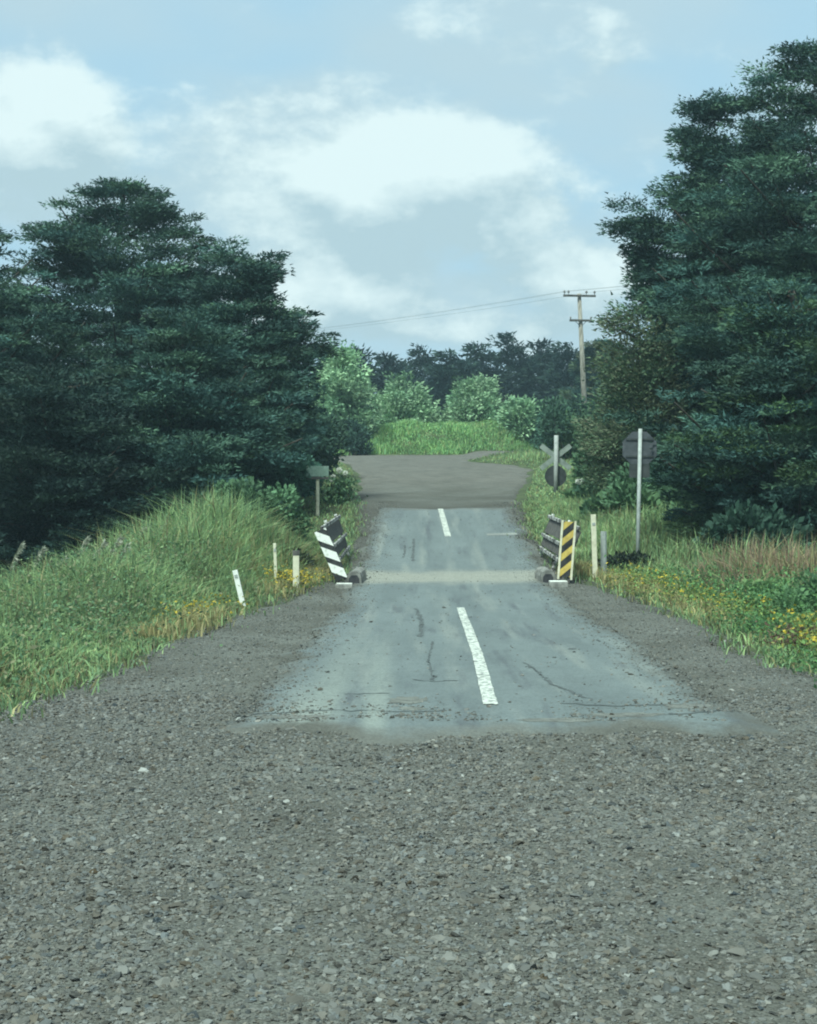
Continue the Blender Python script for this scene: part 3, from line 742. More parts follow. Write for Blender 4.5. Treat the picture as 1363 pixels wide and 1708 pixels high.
# short tufts creeping over the gravel edges
n = 14000
y = rng.uniform(9.5, 44, n); left = rng.random(n) < 0.5
off = rng.normal(0.12, 0.22, n)
x = np.where(left, xl(y) - off, xr(y) + off)
keep = nz2(x * 2.4 + 11, y * 1.7) > rng.uniform(0.2, 0.75, n)
x, y = x[keep], y[keep]; n = len(x)
V, Fc, cc = join([blades(x, y, rng.uniform(0.05, 0.20, n), rng.uniform(0.012, 0.026, n), pick(n, [G1, G2, G3, DRY2, (0.12, 0.11, 0.07)], [2, 2, 3, 1.5, 1.5], 0.25), lean=0.8, zoff=0.02)])
o = np_mesh('edge_tufts', V, Fc, M_grass, None, cc); tag(o, 'short grass tufts creeping over the gravel road edges', 'grass', kind='stuff')

# grass on the far slopes and the wedge by the cross road
n = 40000
y = rng.uniform(34, 92, n); sgn = rng.random(n) < 0.4
off = 0.1 + rng.exponential(3.0, n)
x = np.where(sgn, xl(np.minimum(y, 75)) - off, xr(np.minimum(y, 76)) + off)
keep = np.abs(y - ycross(x)) > CROSS_W + 0.1
x, y, off = x[keep], y[keep], off[keep]; n = len(x)
h = rng.uniform(0.12, 0.34, n) * (0.35 + sst(off, 0.3, 3.0))
V, Fc, cc = join([blades(x, y, h, rng.uniform(0.03, 0.06, n), pick(n, [G1, G2, DRY2, G3], [3, 4, 2.0, 2]) * (0.75 + 0.5 * nz1(x * 0.5, y * 0.5))[:, None], lean=0.5)])
o = np_mesh('hillside_grass', V, Fc, M_grass, None, cc); tag(o, 'grass on the slopes beside the far gravel road', 'grass', kind='stuff')

# smooth bright mound beyond the cross road
n = 32000
x = rng.uniform(-4.5, 10.0, n); y = ycross(x) + rng.uniform(CROSS_W + 0.1, 14, n)
h = rng.uniform(0.10, 0.34, n) * (0.3 + 1.5 * nz1(x * 0.8, y * 0.8))
V, Fc, cc = join([blades(x, y, h, rng.uniform(0.04, 0.08, n), pick(n, [(0.24, 0.42, 0.17), (0.29, 0.46, 0.18), (0.17, 0.33, 0.15), (0.30, 0.36, 0.16)], [3, 3, 2, 1]) * (0.7 + 0.6 * nz2(x * 0.6, y * 0.6))[:, None], lean=0.7)])
o = np_mesh('mound_grass', V, Fc, M_grass, None, cc); tag(o, 'bright yellow green grass covering the mound beyond the crossroad', 'grass', kind='stuff')

# low broad-leaf weeds + yellow flowers
def weed_field(name, label, spots, leafcol, flower=None, kind_cat='weeds'):
    parts = []
    for (cx_, cy_, rx, ry_, hh, n) in spots:
        x = rng.normal(cx_, rx, n); y = rng.normal(cy_, ry_, n)
        P = np.stack([x, y, ground(x, y) + rng.uniform(0.02, 1, n) * hh], -1)
        D = unit(np.stack([rng.normal(0, 1, n), rng.normal(0, 1, n), np.abs(rng.normal(0.5, 0.5, n))], -1))
        parts.append(leaves(P, D, rng.uniform(0.03, 0.085, n), rng.uniform(0.015, 0.04, n), pick(n, leafcol, [1] * len(leafcol))))
        if flower:
            k = int(n * flower[1]); x = rng.normal(cx_, rx, k); y = rng.normal(cy_, ry_, k)
            P = np.stack([x, y, ground(x, y) + hh * rng.uniform(0.6, 1.15, k)], -1)
            for q in range(3):
                D = unit(np.stack([rng.normal(0, 1, k), rng.normal(0, 1, k), np.abs(rng.normal(0.5, 0.4, k))], -1))
                parts.append(leaves(P, D, rng.uniform(0.025, 0.05, k), rng.uniform(0.02, 0.045, k), pick(k, [flower[0]], [1])))
    V, Fc, cc = join(parts)
    o = np_mesh(name, V, Fc, M_grass, None, cc); return tag(o, label, kind_cat, kind='stuff')
YEL = (0.62, 0.47, 0.07)
weed_field('yellow_wildflowers', 'yellow wildflowers in the right verge edge beside the gravel shoulder',
    [(4.4, 27.5, 0.35, 1.1, 0.35, 1500), (4.75, 24.8, 0.30, 1.2, 0.33, 1300), (4.9, 21.5, 0.28, 1.0, 0.4, 900), (4.95, 18.0, 0.22, 0.5, 0.40, 900), (4.65, 16.6, 0.22, 0.5, 0.36, 700)],
    [(0.20, 0.28, 0.09), (0.14, 0.24, 0.08), (0.27, 0.27, 0.08)], (YEL, 0.035))
weed_field('yellow_wildflower_patch', 'small yellow flower patch at the foot of the left post by the bridge',
    [(-2.2, 27.6, 0.3, 0.5, 0.3, 700), (-3.3, 23, 0.3, 1.2, 0.25, 500)], [(0.10, 0.16, 0.05), (0.2, 0.18, 0.06)], (YEL, 0.2))
weed_field('leafy_weeds', 'dark leafy weeds mixed into the left bank grass',
    [(-4.5, 15.5, 0.6, 1.2, 0.5, 1600), (-4.1, 19, 0.5, 1.2, 0.6, 1800), (-5.0, 21, 0.9, 1.6, 0.9, 3000), (-4.6, 26, 0.9, 1.8, 1.1, 3000), (-3.7, 13.0, 0.2, 0.8, 0.2, 250), (-5.8, 25, 1.0, 1.6, 1.0, 4000)],
    [(0.14, 0.235, 0.12), (0.19, 0.27, 0.13), (0.10, 0.18, 0.10), (0.22, 0.22, 0.13)])
weed_field('verge_weeds', 'leafy green weeds in the right verge below the tan seed heads',
    [(5.6, 21.5, 0.5, 1.2, 0.55, 3000), (6.3, 22.8, 0.5, 0.9, 0.7, 2600), (5.2, 25.5, 0.5, 1.3, 0.5, 2600), (4.8, 19.5, 0.3, 1.0, 0.3, 1500), (4.45, 15.0, 0.25, 0.8, 0.2, 900), (6.2, 19.0, 0.6, 1.5, 0.7, 3000)],
    [(0.10, 0.20, 0.085), (0.14, 0.28, 0.10), (0.07, 0.15, 0.07)])
weed_field('reddish_weeds', 'reddish brown weed patch on the right verge near the yellow flowers',
    [(4.75, 17.7, 0.18, 0.35, 0.28, 900)], [(0.16, 0.10, 0.08), (0.12, 0.08, 0.06)])

# ------------------------------------------------------------------ trees
def limb_path(a, b, up=0.2, n=5):
    a, b = np.array(a), np.array(b); t = np.linspace(0, 1, n)[:, None]
    p = a + (b - a) * t; p[:, 2] += up * np.sin(np.pi * t[:, 0]) * -0.5
    return p
def tree(name, label, base, H, prof, nl, pads, seed, cols, group=None, tr=0.35, leaf=(0.065, 0.17), pad=(0.40, 1.0), nleaf=390,
         t0=0.12, flat=0.21, rise=0.12, extra=(), lw=0.40, asym=None, cat='tree', limb_r=0.06):
    """layered crown: limbs leave the trunk, foliage pads hang along their outer part"""
    global rng
    rng = np.random.default_rng(seed)
    base = np.array(base, float); root = empty(name, base, label, cat, group)
    pt = np.array([p[0] for p in prof]); pr = np.array([p[1] for p in prof])
    nseg = 9; tz = np.linspace(0, 1, nseg); wob = rng.normal(0, 0.012 * H, (nseg, 2)); wob[0] = 0
    trunk = [(wob[i, 0], wob[i, 1], tz[i] * H * 0.94 - (0.25 if i == 0 else 0)) for i in range(nseg)]
    MB().tube(trunk, [tr * (1 - 0.85 * q) + 0.02 for q in tz], 10).build('trunk', M_bark, root, smooth_shade=True)
    # limb heights weighted by envelope radius
    tt = np.linspace(t0, 0.985, 400); wt = np.interp(tt, pt, pr) + 0.25; cdf = np.cumsum(wt) / wt.sum()
    ti = np.interp((np.arange(nl) + rng.random(nl)) / nl, cdf, tt)
    ang = (np.arange(nl) * 2.39996 + rng.normal(0, 0.35, nl))
    Ls = np.interp(ti, pt, pr) * rng.uniform(0.62, 1.26, nl) * (1 + 0.16 * np.sin(3 * ang + 9 * ti + seed))
    if asym is not None: Ls = Ls * (1 + asym * np.cos(ang))
    tips = [(Ls[i] * math.cos(ang[i]), Ls[i] * math.sin(ang[i]), ti[i] * H) for i in range(nl)]
    tips += [tuple(np.array(e_) - base) for e_ in extra]
    lm = MB(); PC = []; PD = []; PS = []; PT = []
    for (tx, ty, tzz) in tips:
        Lh = math.hypot(tx, ty); z0 = max(0.05 * H, tzz - (rng.uniform(0.05, 0.75) * Lh + rise * Lh))
        kx = np.interp(z0 / (H * 0.94), tz, wob[:, 0]); ky = np.interp(z0 / (H * 0.94), tz, wob[:, 1])
        pth = limb_path((kx, ky, z0), (tx, ty, tzz), up=0.15 * Lh)
        lm.tube(pth, [limb_r * (1 - 0.8 * q) * (0.6 + 0.12 * Lh) + 0.008 for q in np.linspace(0, 1, 5)], 5, cap=False)
        k = max(4, int(pads * 1.15 * (0.4 + 0.6 * Lh / max(pr)) * (0.30 if ty > 0.35 * Lh else 1.0)))
        s = 0.25 + 0.77 * rng.random(k) ** 0.75
        dirn = np.array([tx, ty, 0.0]) / (Lh + 1e-6); side = np.array([-dirn[1], dirn[0], 0])
        p = np.stack([np.interp(s, np.linspace(0, 1, 5), pth[:, q]) for q in range(3)], -1)
        spread = (0.30 * Lh * (1.15 - s) + 0.22)
        p += side[None] * (rng.normal(0, 1, k) * spread)[:, None]
        p[:, 2] += rng.normal(0, 0.11 + 0.025 * Lh, k)
        PT.append(np.full(k, rng.uniform(0.68, 1.36))); PC.append(p); PD.append(np.repeat((dirn + np.array([0, 0, 0.35]))[None], k, 0)); PS.append(rng.uniform(pad[0], pad[1], k) * (1.15 - 0.45 * s))
    lm.build('limbs', M_bark, root, smooth_shade=True)
    PC, PD, PS = np.concatenate(PC), np.concatenate(PD), np.concatenate(PS)
    npd = len(PC)
    cnt = np.maximum(12, (nleaf * (PS / pad[1]) ** 1.3).astype(int))
    idx = np.repeat(np.arange(npd), cnt); n = len(idx)
    q = np.clip(rng.normal(0, 1, (n, 3)), -1.8, 1.8); q[:, 2] *= flat
    off = q * (PS[idx] * 0.48)[:, None]
    P = PC[idx] + off
    P[:, 2] += 0.10 * np.linalg.norm(off[:, :2], axis=1)          # upturned rims
    D = unit(unit(off + 1e-6) * np.array([1, 1, 0.5]) + PD[idx] * 0.55 + rng.normal(0, 0.45, (n, 3)))
    ln = rng.uniform(leaf[0], leaf[1], n)
    pc = pick(npd, cols, [1] * len(cols), 0.16) * np.concatenate(PT)[:, None]
    col = pc[idx] * rng.uniform(0.86, 1.14, (n, 1))
    V, Fc, cc = tri_leaves(P, D, ln, ln * lw, col)
    np_mesh('crown', V, Fc, M_leaf, root, cc)
    return root
CON = [(0.040, 0.092, 0.078), (0.052, 0.108, 0.080), (0.036, 0.084, 0.076), (0.074, 0.138, 0.088), (0.044, 0.096, 0.080), (0.060, 0.118, 0.082)]
CON2 = [(0.015, 0.036, 0.032), (0.018, 0.040, 0.033), (0.028, 0.055, 0.040)]
def gb(px, d): X = (px - 681.5) / F * d; return (X, d, float(ground(X, d)))

# left group
tree('macrocarpa_tree', 'broad dark conifer left of the road with a blunt flat top', gb(205, 48), 10.9,
     [(0, 1.5), (0.1, 3.6), (0.3, 5.0), (0.5, 5.0), (0.7, 4.0), (0.82, 2.6), (0.92, 1.2), (1, 0.6)], 112, 17, 101, CON,
     extra=[at(160, 312, 47), at(215, 305, 47.5), at(100, 345, 46.5), at(55, 380, 46), at(260, 345, 47), at(340, 400, 46.5), at(385, 425, 47)])
tree('macrocarpa_tree', 'dark conifer on the road side of the left group with a spiky side limb', gb(400, 44), 7.6,
     [(0, 1.2), (0.12, 2.0), (0.35, 2.4), (0.6, 2.0), (0.8, 1.3), (1, 0.5)], 60, 14, 102, CON,
     extra=[at(462, 436, 44), at(440, 462, 44), at(480, 515, 44), at(490, 545, 43.5), at(425, 450, 44.5), at(505, 590, 43), at(515, 640, 43)])
tree('macrocarpa_tree', 'dark conifer at the left picture edge with a rounded shoulder', gb(-40, 43), 9.4,
     [(0, 1.5), (0.15, 3.2), (0.4, 3.8), (0.65, 3.0), (0.85, 1.8), (1, 0.7)], 75, 15, 103, CON)
tree('macrocarpa_tree', 'low dark conifer in front of the left group beside the tall grass', gb(300, 40), 6.2,
     [(0, 1.5), (0.1, 2.6), (0.35, 3.1), (0.6, 2.6), (0.85, 1.4), (1, 0.6)], 60, 14, 104, CON)
tree('macrocarpa_tree', 'low dark conifer behind the reed plumes at the left', gb(90, 38), 5.6,
     [(0, 1.8), (0.1, 2.6), (0.35, 3.0), (0.6, 2.6), (0.85, 1.4), (1, 0.6)], 60, 14, 105, CON2)
# right group
tree('macrocarpa_tree', 'tallest dark conifer at the right picture edge', gb(1395, 42), 12.6,
     [(0, 1.5), (0.1, 3.8), (0.3, 5.0), (0.5, 5.2), (0.7, 4.2), (0.85, 2.7), (0.95, 1.4), (1, 0.7)], 110, 17, 111, CON,
     extra=[at(1265, 128, 42), at(1262, 160, 41.5), at(1310, 95, 42), at(1255, 200, 41), at(1345, 82, 42)])
tree('macrocarpa_tree', 'tall dark conifer with ragged tiers overhanging towards the utility pole', gb(1235, 44), 11.2,
     [(0, 1.2), (0.12, 1.9), (0.3, 2.4), (0.55, 2.7), (0.72, 2.2), (0.9, 1.5), (1, 0.7)], 90, 16, 112, CON,
     extra=[at(1042, 362, 44), at(1036, 385, 44), at(1065, 405, 43.5), at(1060, 440, 44), at(1085, 470, 44), at(1090, 520, 44), at(1135, 208, 44), at(1140, 235, 44), at(1150, 182, 44), at(1128, 295, 44), at(1140, 330, 44), at(1190, 172, 44), at(1240, 175, 44), at(1075, 360, 43.5)])
tree('macrocarpa_tree', 'dark conifer low on the right behind the tan seed heads', gb(1330, 34), 6.4,
     [(0, 1.6), (0.12, 2.4), (0.4, 2.9), (0.65, 2.2), (0.85, 1.3), (1, 0.6)], 60, 14, 113, CON + [(0.05, 0.095, 0.04)])
tree('macrocarpa_tree', 'dark conifer filling the gap behind the octagonal sign', gb(1195, 50), 7.6,
     [(0, 1.6), (0.12, 2.6), (0.4, 2.9), (0.65, 2.3), (0.85, 1.4), (1, 0.6)], 60, 14, 114, CON2)
BRN = [(0.105, 0.155, 0.085), (0.115, 0.135, 0.082), (0.080, 0.145, 0.082)]
tree('scrub_tree', 'brownish green scrub tree just right of the utility pole', gb(1075, 42.5), 5.2,
     [(0, 0.7), (0.15, 1.1), (0.45, 1.35), (0.75, 1.1), (0.92, 0.7), (1, 0.35)], 55, 12, 121, BRN, flat=0.5, leaf=(0.07, 0.18), nleaf=150, extra=[at(1018, 535, 42.5), at(1045, 520, 42.5), at(1008, 600, 42.5)])
tree('scrub_tree', 'olive scrub tree immediately left of the right hand conifers behind the pole', gb(1000, 104), 8.0,
     [(0, 1.0), (0.2, 2.2), (0.5, 2.5), (0.8, 1.6), (1, 0.6)], 45, 12, 122, BRN + CON, flat=0.5, leaf=(0.18, 0.36))

# skyline row
row = [(555, 590, 1.6), (597, 583, 1.5), (655, 592, 1.5), (705, 580, 2.0), (752, 588, 1.9), (800, 578, 2.0), (850, 562, 2.1), (905, 572, 1.9), (950, 578, 1.8)]
words = ['leftmost', 'second', 'third', 'fourth', 'fifth', 'sixth', 'seventh', 'eighth', 'ninth']
for i, (px_, py_, rr) in enumerate(row):
    d = 122 + (i * 5 % 4) * 3
    b = gb(px_, d); top = at(px_, py_, d)[2]
    tree('skyline_tree', '%s dark tree from the left in the skyline row beyond the green bank' % words[i] if i else 'leftmost dark tree in the skyline row beyond the green bank',
         b, top - b[2], [(0, 0.4), (0.25, 0.6), (0.40, rr * 0.9), (0.6, rr * 1.1), (0.85, rr * 0.75), (1, rr * 0.3)], 26, 9, 130 + i, CON2,
         group='dark skyline trees', tr=0.22, leaf=(0.3, 0.6), pad=(0.7, 1.3), nleaf=60, t0=0.30, flat=0.45)
# pale poplar-like trees
PALE = [(0.24, 0.37, 0.21), (0.30, 0.44, 0.26), (0.16, 0.28, 0.16)]
def pale(px_, d, ytop, rr, seed, label, t0=0.1):
    b = gb(px_, d); H = at(px_, ytop, d)[2] - b[2]
    tree('pale_poplar_tree', label, b, H, [(0, rr * 0.6), (0.2, rr), (0.5, rr * 1.05), (0.75, rr * 0.8), (0.92, rr * 0.45), (1, rr * 0.2)], 42, 9, seed, PALE,
         tr=0.14, leaf=(0.14, 0.28), pad=(0.5, 1.0), nleaf=110, t0=t0, flat=0.8, lw=0.65, rise=0.5, group='pale leafy trees by the crossroad')
pale(568, 84, 585, 1.75, 150, 'tallest pale green tree at the left end of the crossroad')
pale(672, 92, 632, 1.8, 151, 'pale green tree above the middle of the bright bank')
pale(795, 92, 630, 2.0, 152, 'pale green tree with a pointed top right of the bank centre')
pale(870, 88, 672, 1.0, 153, 'small pale sapling beside the teal bushes near the pole')

# ------------------------------------------------------------------ shrubs
def shrub(name, label, base, rx, ry_, h, cols, seed, n=3500, leaf=(0.10, 0.22), group=None, lumps=9, lw=0.6, cat='shrub', sink=0.0):
    global rng
    rng = np.random.default_rng(seed)
    root = empty(name, base, label, cat, group)
    st = MB()
    lc = np.stack([rng.normal(0, 0.42, lumps) * rx, rng.normal(0, 0.42, lumps) * ry_, h * (0.25 + 0.5 * rng.random(lumps))], -1)
    for p in lc: st.tube(limb_path((p[0] * 0.25, p[1] * 0.25, -0.1), p, 0.0, 4), [0.03, 0.022, 0.016, 0.008], 5)
    st.build('stems', M_bark, root)
    k = rng.integers(0, lumps, n); lr = rng.uniform(0.35, 0.6, lumps)
    u = unit(rng.normal(0, 1, (n, 3))); rad = rng.random(n) ** 0.4
    P = lc[k] + u * rad[:, None] * lr[k][:, None] * np.array([rx, ry_, h * 0.75])
    P[:, 2] = np.where(P[:, 2] < 0.02, rng.uniform(0.0, 0.25 * h, n), P[:, 2])
    D = unit(u + np.array([0, 0, 0.4]) + rng.normal(0, 0.5, (n, 3)))
    ln = rng.uniform(leaf[0], leaf[1], n)
    lc_col = pick(lumps, cols, [1] * len(cols), 0.12)
    V, Fc, cc = leaves(P, D, ln, ln * lw, lc_col[k] * rng.uniform(0.75, 1.25, (n, 1)))
    np_mesh('foliage', V, Fc, M_leaf, root, cc)
    return root
DK = [(0.032, 0.072, 0.05), (0.045, 0.095, 0.06)]
MD = [(0.085, 0.165, 0.085), (0.105, 0.19, 0.09), (0.07, 0.14, 0.075)]
TEAL = [(0.07, 0.16, 0.115), (0.09, 0.19, 0.13)]
BRIGHT = [(0.22, 0.41, 0.16), (0.26, 0.46, 0.18), (0.17, 0.34, 0.14)]
shrub('teal_bush', 'teal green bush at the right end of the bright bank', gb(925, 86), 1.4, 1.3, 2.3, TEAL, 210, 5000, (0.12, 0.26))
shrub('dark_bush', 'dark bush between the bright bank and the teal bush', gb(895, 95), 1.0, 1.0, 1.9, DK, 211, 3000)
shrub('dark_bush', 'dark bush behind the crossed sign', gb(955, 66), 1.5, 1.3, 2.6, DK + MD, 212, 5000, (0.12, 0.26))
shrub('dark_bush', 'dark olive bush at the foot of the utility pole', gb(985, 76), 1.8, 1.5, 2.6, DK, 213, 5000, (0.14, 0.28))
shrub('roadside_bush', 'mid green bush between the crossed sign and the octagonal sign', gb(1000, 48), 1.3, 1.6, 1.7, MD, 214, 5500)
shrub('roadside_bush', 'low green bush at the road edge below the crossed sign', gb(985, 44), 0.6, 1.0, 0.6, MD + TEAL, 215, 3000)
shrub('roadside_bush', 'large green bush right of the octagonal sign post', gb(1120, 40), 1.5, 1.6, 1.5, MD, 216, 6500)
shrub('roadside_bush', 'green bush under the right conifers left of the tan seed heads', gb(1205, 36), 1.3, 1.3, 1.5, MD, 217, 6000)
shrub('roadside_bush', 'low green bush in front of the octagonal sign post', gb(1045, 38), 1.0, 1.4, 1.0, MD, 218, 4500)
shrub('roadside_bush', 'bright green leafy bush in the right verge near the picture edge', gb(1290, 23.5), 0.5, 0.45, 0.5, [(0.16, 0.27, 0.11), (0.20, 0.31, 0.13)], 219, 2600, (0.05, 0.11))
shrub('roadside_bush', 'green bush at the right picture edge in the verge', gb(1385, 21), 0.6, 0.6, 0.85, MD, 220, 3500, (0.05, 0.11))
shrub('dark_bush', 'dark bush under the right conifers behind the tan seed heads', gb(1265, 31), 1.1, 0.9, 1.1, DK, 221, 4500)
shrub('dark_bush', 'blue green bush at the left of the road below the pale sign', gb(478, 42), 1.1, 1.4, 1.6, DK + TEAL, 222, 5500)
shrub('dark_bush', 'dark bush at the left road edge behind the pale green sign', gb(525, 56), 1.2, 1.6, 2.2, DK, 223, 5500)
shrub('dark_bush', 'dark shaded bush under the tallest pale tree', gb(590, 80.7), 1.0, 0.8, 2.0, DK, 224, 4000)
shrub('roadside_bush', 'bushy green growth at the top of the left grass bank', gb(425, 34), 1.0, 1.0, 1.2, MD, 225, 5500, (0.07, 0.15))
shrub('dark_bush', 'dark bush at the left picture edge among the reeds', gb(20, 27), 1.1, 1.0, 1.0, TEAL + DK, 226, 5000, (0.07, 0.15))
shrub('dark_bush', 'low near-black clump standing in for the creek ditch shade right of the white posts', gb(1045, 30.4), 0.55, 0.35, 0.42, [(0.02, 0.03, 0.022)], 227, 1500, (0.05, 0.11))  # near-black leaf colour carries the shade of the creek ditch
shrub('dark_bush', 'low near-black clump standing in for the creek ditch shade left of the striped panel', gb(478, 29.6), 0.5, 0.3, 0.42, [(0.025, 0.035, 0.025)], 228, 1500, (0.05, 0.11))  # same on the left: ditch shade put into the leaf colour

# ------------------------------------------------------------------ reed plumes (countable)
rng = np.random.default_rng(77)
PL = [(29, 897, 25.5), (64, 906, 25), (139, 890, 26.5), (167, 898, 26), (194, 892, 26.5), (240, 870, 28), (267, 872, 28.5), (205, 905, 26), (100, 925, 25)]
order = ['at the far left edge', 'second from the left edge', 'third from the left edge', 'fourth, leaning over the dark trees', 'tallest of the middle cluster',
         'second from the right end', 'nearest the bridge', 'shorter, in the middle cluster', 'low, left of the middle cluster']
for i, (px_, py_, d) in enumerate(PL):
    tip = at(px_, py_, d); X = tip[0] - 0.25
    b = np.array([X, d, float(ground(X, d))])
    root = empty('reed_plume', b, 'pale drooping reed plume %s above the left bank grass' % order[i], 'reed', 'reed plumes on the left bank')
    hgt = tip[2] - b[2]; t = np.linspace(0, 1, 8)
    pth = np.stack([0.32 * t ** 3, 0 * t, hgt * (t - 0.06 * t ** 4)], -1)
    MB().tube(pth, [0.009 - 0.006 * q for q in t], 5).build('stem', M_stem, root)
    n = 160; s = rng.uniform(0.72, 1.0, n)
    P = np.stack([np.interp(s, t, pth[:, q]) for q in range(3)], -1)
    D = unit(np.stack([np.full(n, 0.7), rng.normal(0, 0.4, n), rng.normal(0.1, 0.5, n)], -1) + rng.normal(0, 0.25, (n, 3)))
    ln = rng.uniform(0.06, 0.13, n)
    V, Fc, cc = leaves(P, D, ln, ln * 0.22, pick(n, [(0.42, 0.42, 0.34), (0.33, 0.34, 0.27)], [1, 1]))
    np_mesh('plume', V, Fc, M_grass, root, cc)

# white flower heads at left verge by pale sign
b = gb(566, 43.5)
root = empty('white_flower_plant', b, 'plant with white flower heads beside the pale sign left of the road', 'plant')
n = 900
P = np.stack([rng.normal(0, 0.25, n), rng.normal(0, 0.2, n), rng.uniform(0, 0.75, n)], -1); D = unit(rng.normal(0, 1, (n, 3)) + np.array([0, 0, 0.6]))
ln = rng.uniform(0.08, 0.18, n); V, Fc, cc = leaves(P, D, ln, ln * 0.5, pick(n, MD, [1, 1, 1])); np_mesh('foliage', V, Fc, M_leaf, root, cc)
for (px_, py_, r_) in [(566, 784, 0.085), (576, 789, 0.075), (556, 795, 0.07), (553, 801, 0.05)]:
    c_ = at(px_, py_, 43.4) - np.array(b)
    MB().tube([(c_[0] * 0.4, c_[1], 0.0), (c_[0], c_[1], c_[2])], 0.008, 5).build('stem', M_stem, root)
    n = 70; u = unit(rng.normal(0, 1, (n, 3))); V, Fc, cc = leaves(c_ + u * r_ * 0.4, u, np.full(n, r_ * 0.75), np.full(n, r_ * 0.7), pick(n, [(0.78, 0.79, 0.72)], [1], 0.05))
    np_mesh('flower_head', V, Fc, M_grass, root, cc)
b = gb(968, 44); c_ = at(967, 803, 44) - np.array(b)
root = empty('white_flower_plant', b, 'single white flower head in the bush right of the crossed sign', 'plant')
MB().tube([(0, 0, 0), (c_[0], c_[1], c_[2])], 0.008, 5).build('stem', M_stem, root)
n = 70; u = unit(rng.normal(0, 1, (n, 3))); V, Fc, cc = leaves(c_ + u * 0.05, u * np.array([1, 1, 0.6]), np.full(n, 0.09), np.full(n, 0.07), pick(n, [(0.72, 0.73, 0.68)], [1], 0.05))
np_mesh('flower_head', V, Fc, M_grass, root, cc)

# ------------------------------------------------------------------ bridge furniture
def clip_stripe(w_, h_, v0, th, slope):
    """parallelogram v0+slope*u .. +th clipped to 0<=v<=h"""
    poly = [(0, v0), (w_, v0 + slope * w_), (w_, v0 + slope * w_ + th), (0, v0 + th)]
    for lim, sg in ((0, 1), (h_, -1)):
        outp = []
        for i in range(len(poly)):
            a, b_ = poly[i], poly[(i + 1) % len(poly)]
            ia, ib = (a[1] - lim) * sg >= 0, (b_[1] - lim) * sg >= 0
            if ia: outp.append(a)
            if ia != ib:
                t = (lim - a[1]) / (b_[1] - a[1]); outp.append((a[0] + t * (b_[0] - a[0]), lim))
        poly = outp
        if len(poly) < 3: return None
    return poly
def marker(label, p_bot, p_top, w_, board_mat, stripe_mat, slope, pitch, th, v_start, border_mat=None):
    base = Vector([float(q) for q in p_bot]); top = Vector([float(q) for q in p_top])
    root = empty('hazard_marker', base, label, 'marker', 'striped bridge end markers')
    uy = (top - base); h_ = uy.length; uy.normalize()
    uz = Vector((0, -1, 0)); ux = uy.cross(uz).normalized(); uz = ux.cross(uy).normalized()
    o0 = -ux * (w_ / 2)
    MB().prism([(0, 0), (w_, 0), (w_, h_), (0, h_)], o0, ux, uy, uz, 0.018).build('board', board_mat, root)
    v = v_start
    while v < h_ + abs(slope) * w_:
        bw = 0.0 if border_mat is None else 0.045
        p = clip_stripe(w_ - 2 * bw, h_, v, th, slope)
        if p:
            MB().prism(p, o0 + ux * bw + uz * 0.0185, ux, uy, uz, 0.003).build('stripe', stripe_mat, root)
        v += pitch
    if border_mat is not None:
        for k in (0, 1):
            MB().prism([(0, -0.05), (0.04, -0.05), (0.04, h_ + 0.02), (0, h_ + 0.02)], o0 + ux * (k * (w_ - 0.04)) + uz * 0.0186, ux, uy, uz, 0.012).build('edge_strip', border_mat, root)
    for k in (0.25, 0.75):
        MB().prism([(0, -0.25), (0.05, -0.25), (0.05, h_ * 0.96), (0, h_ * 0.96)], o0 + ux * (w_ * k - 0.025) - uz * 0.042, ux, uy, uz, 0.04).build('post', M_timber_dark, root)
    return root
YM = 28.55
pb, ptp = at(570, 966, YM), at(534, 884, YM)
marker('leaning black and white striped marker panel at the left bridge end', pb, ptp, 0.235, M_black, M_white, -0.95, 0.335, 0.205, 0.20)
pb, ptp = at(942, 962, YM), at(949, 870, YM)
marker('upright faded yellow and black striped marker panel at the right bridge end', pb, ptp, 0.29, M_yellow, M_black, 0.95, 0.30, 0.15, -0.16, M_cream)

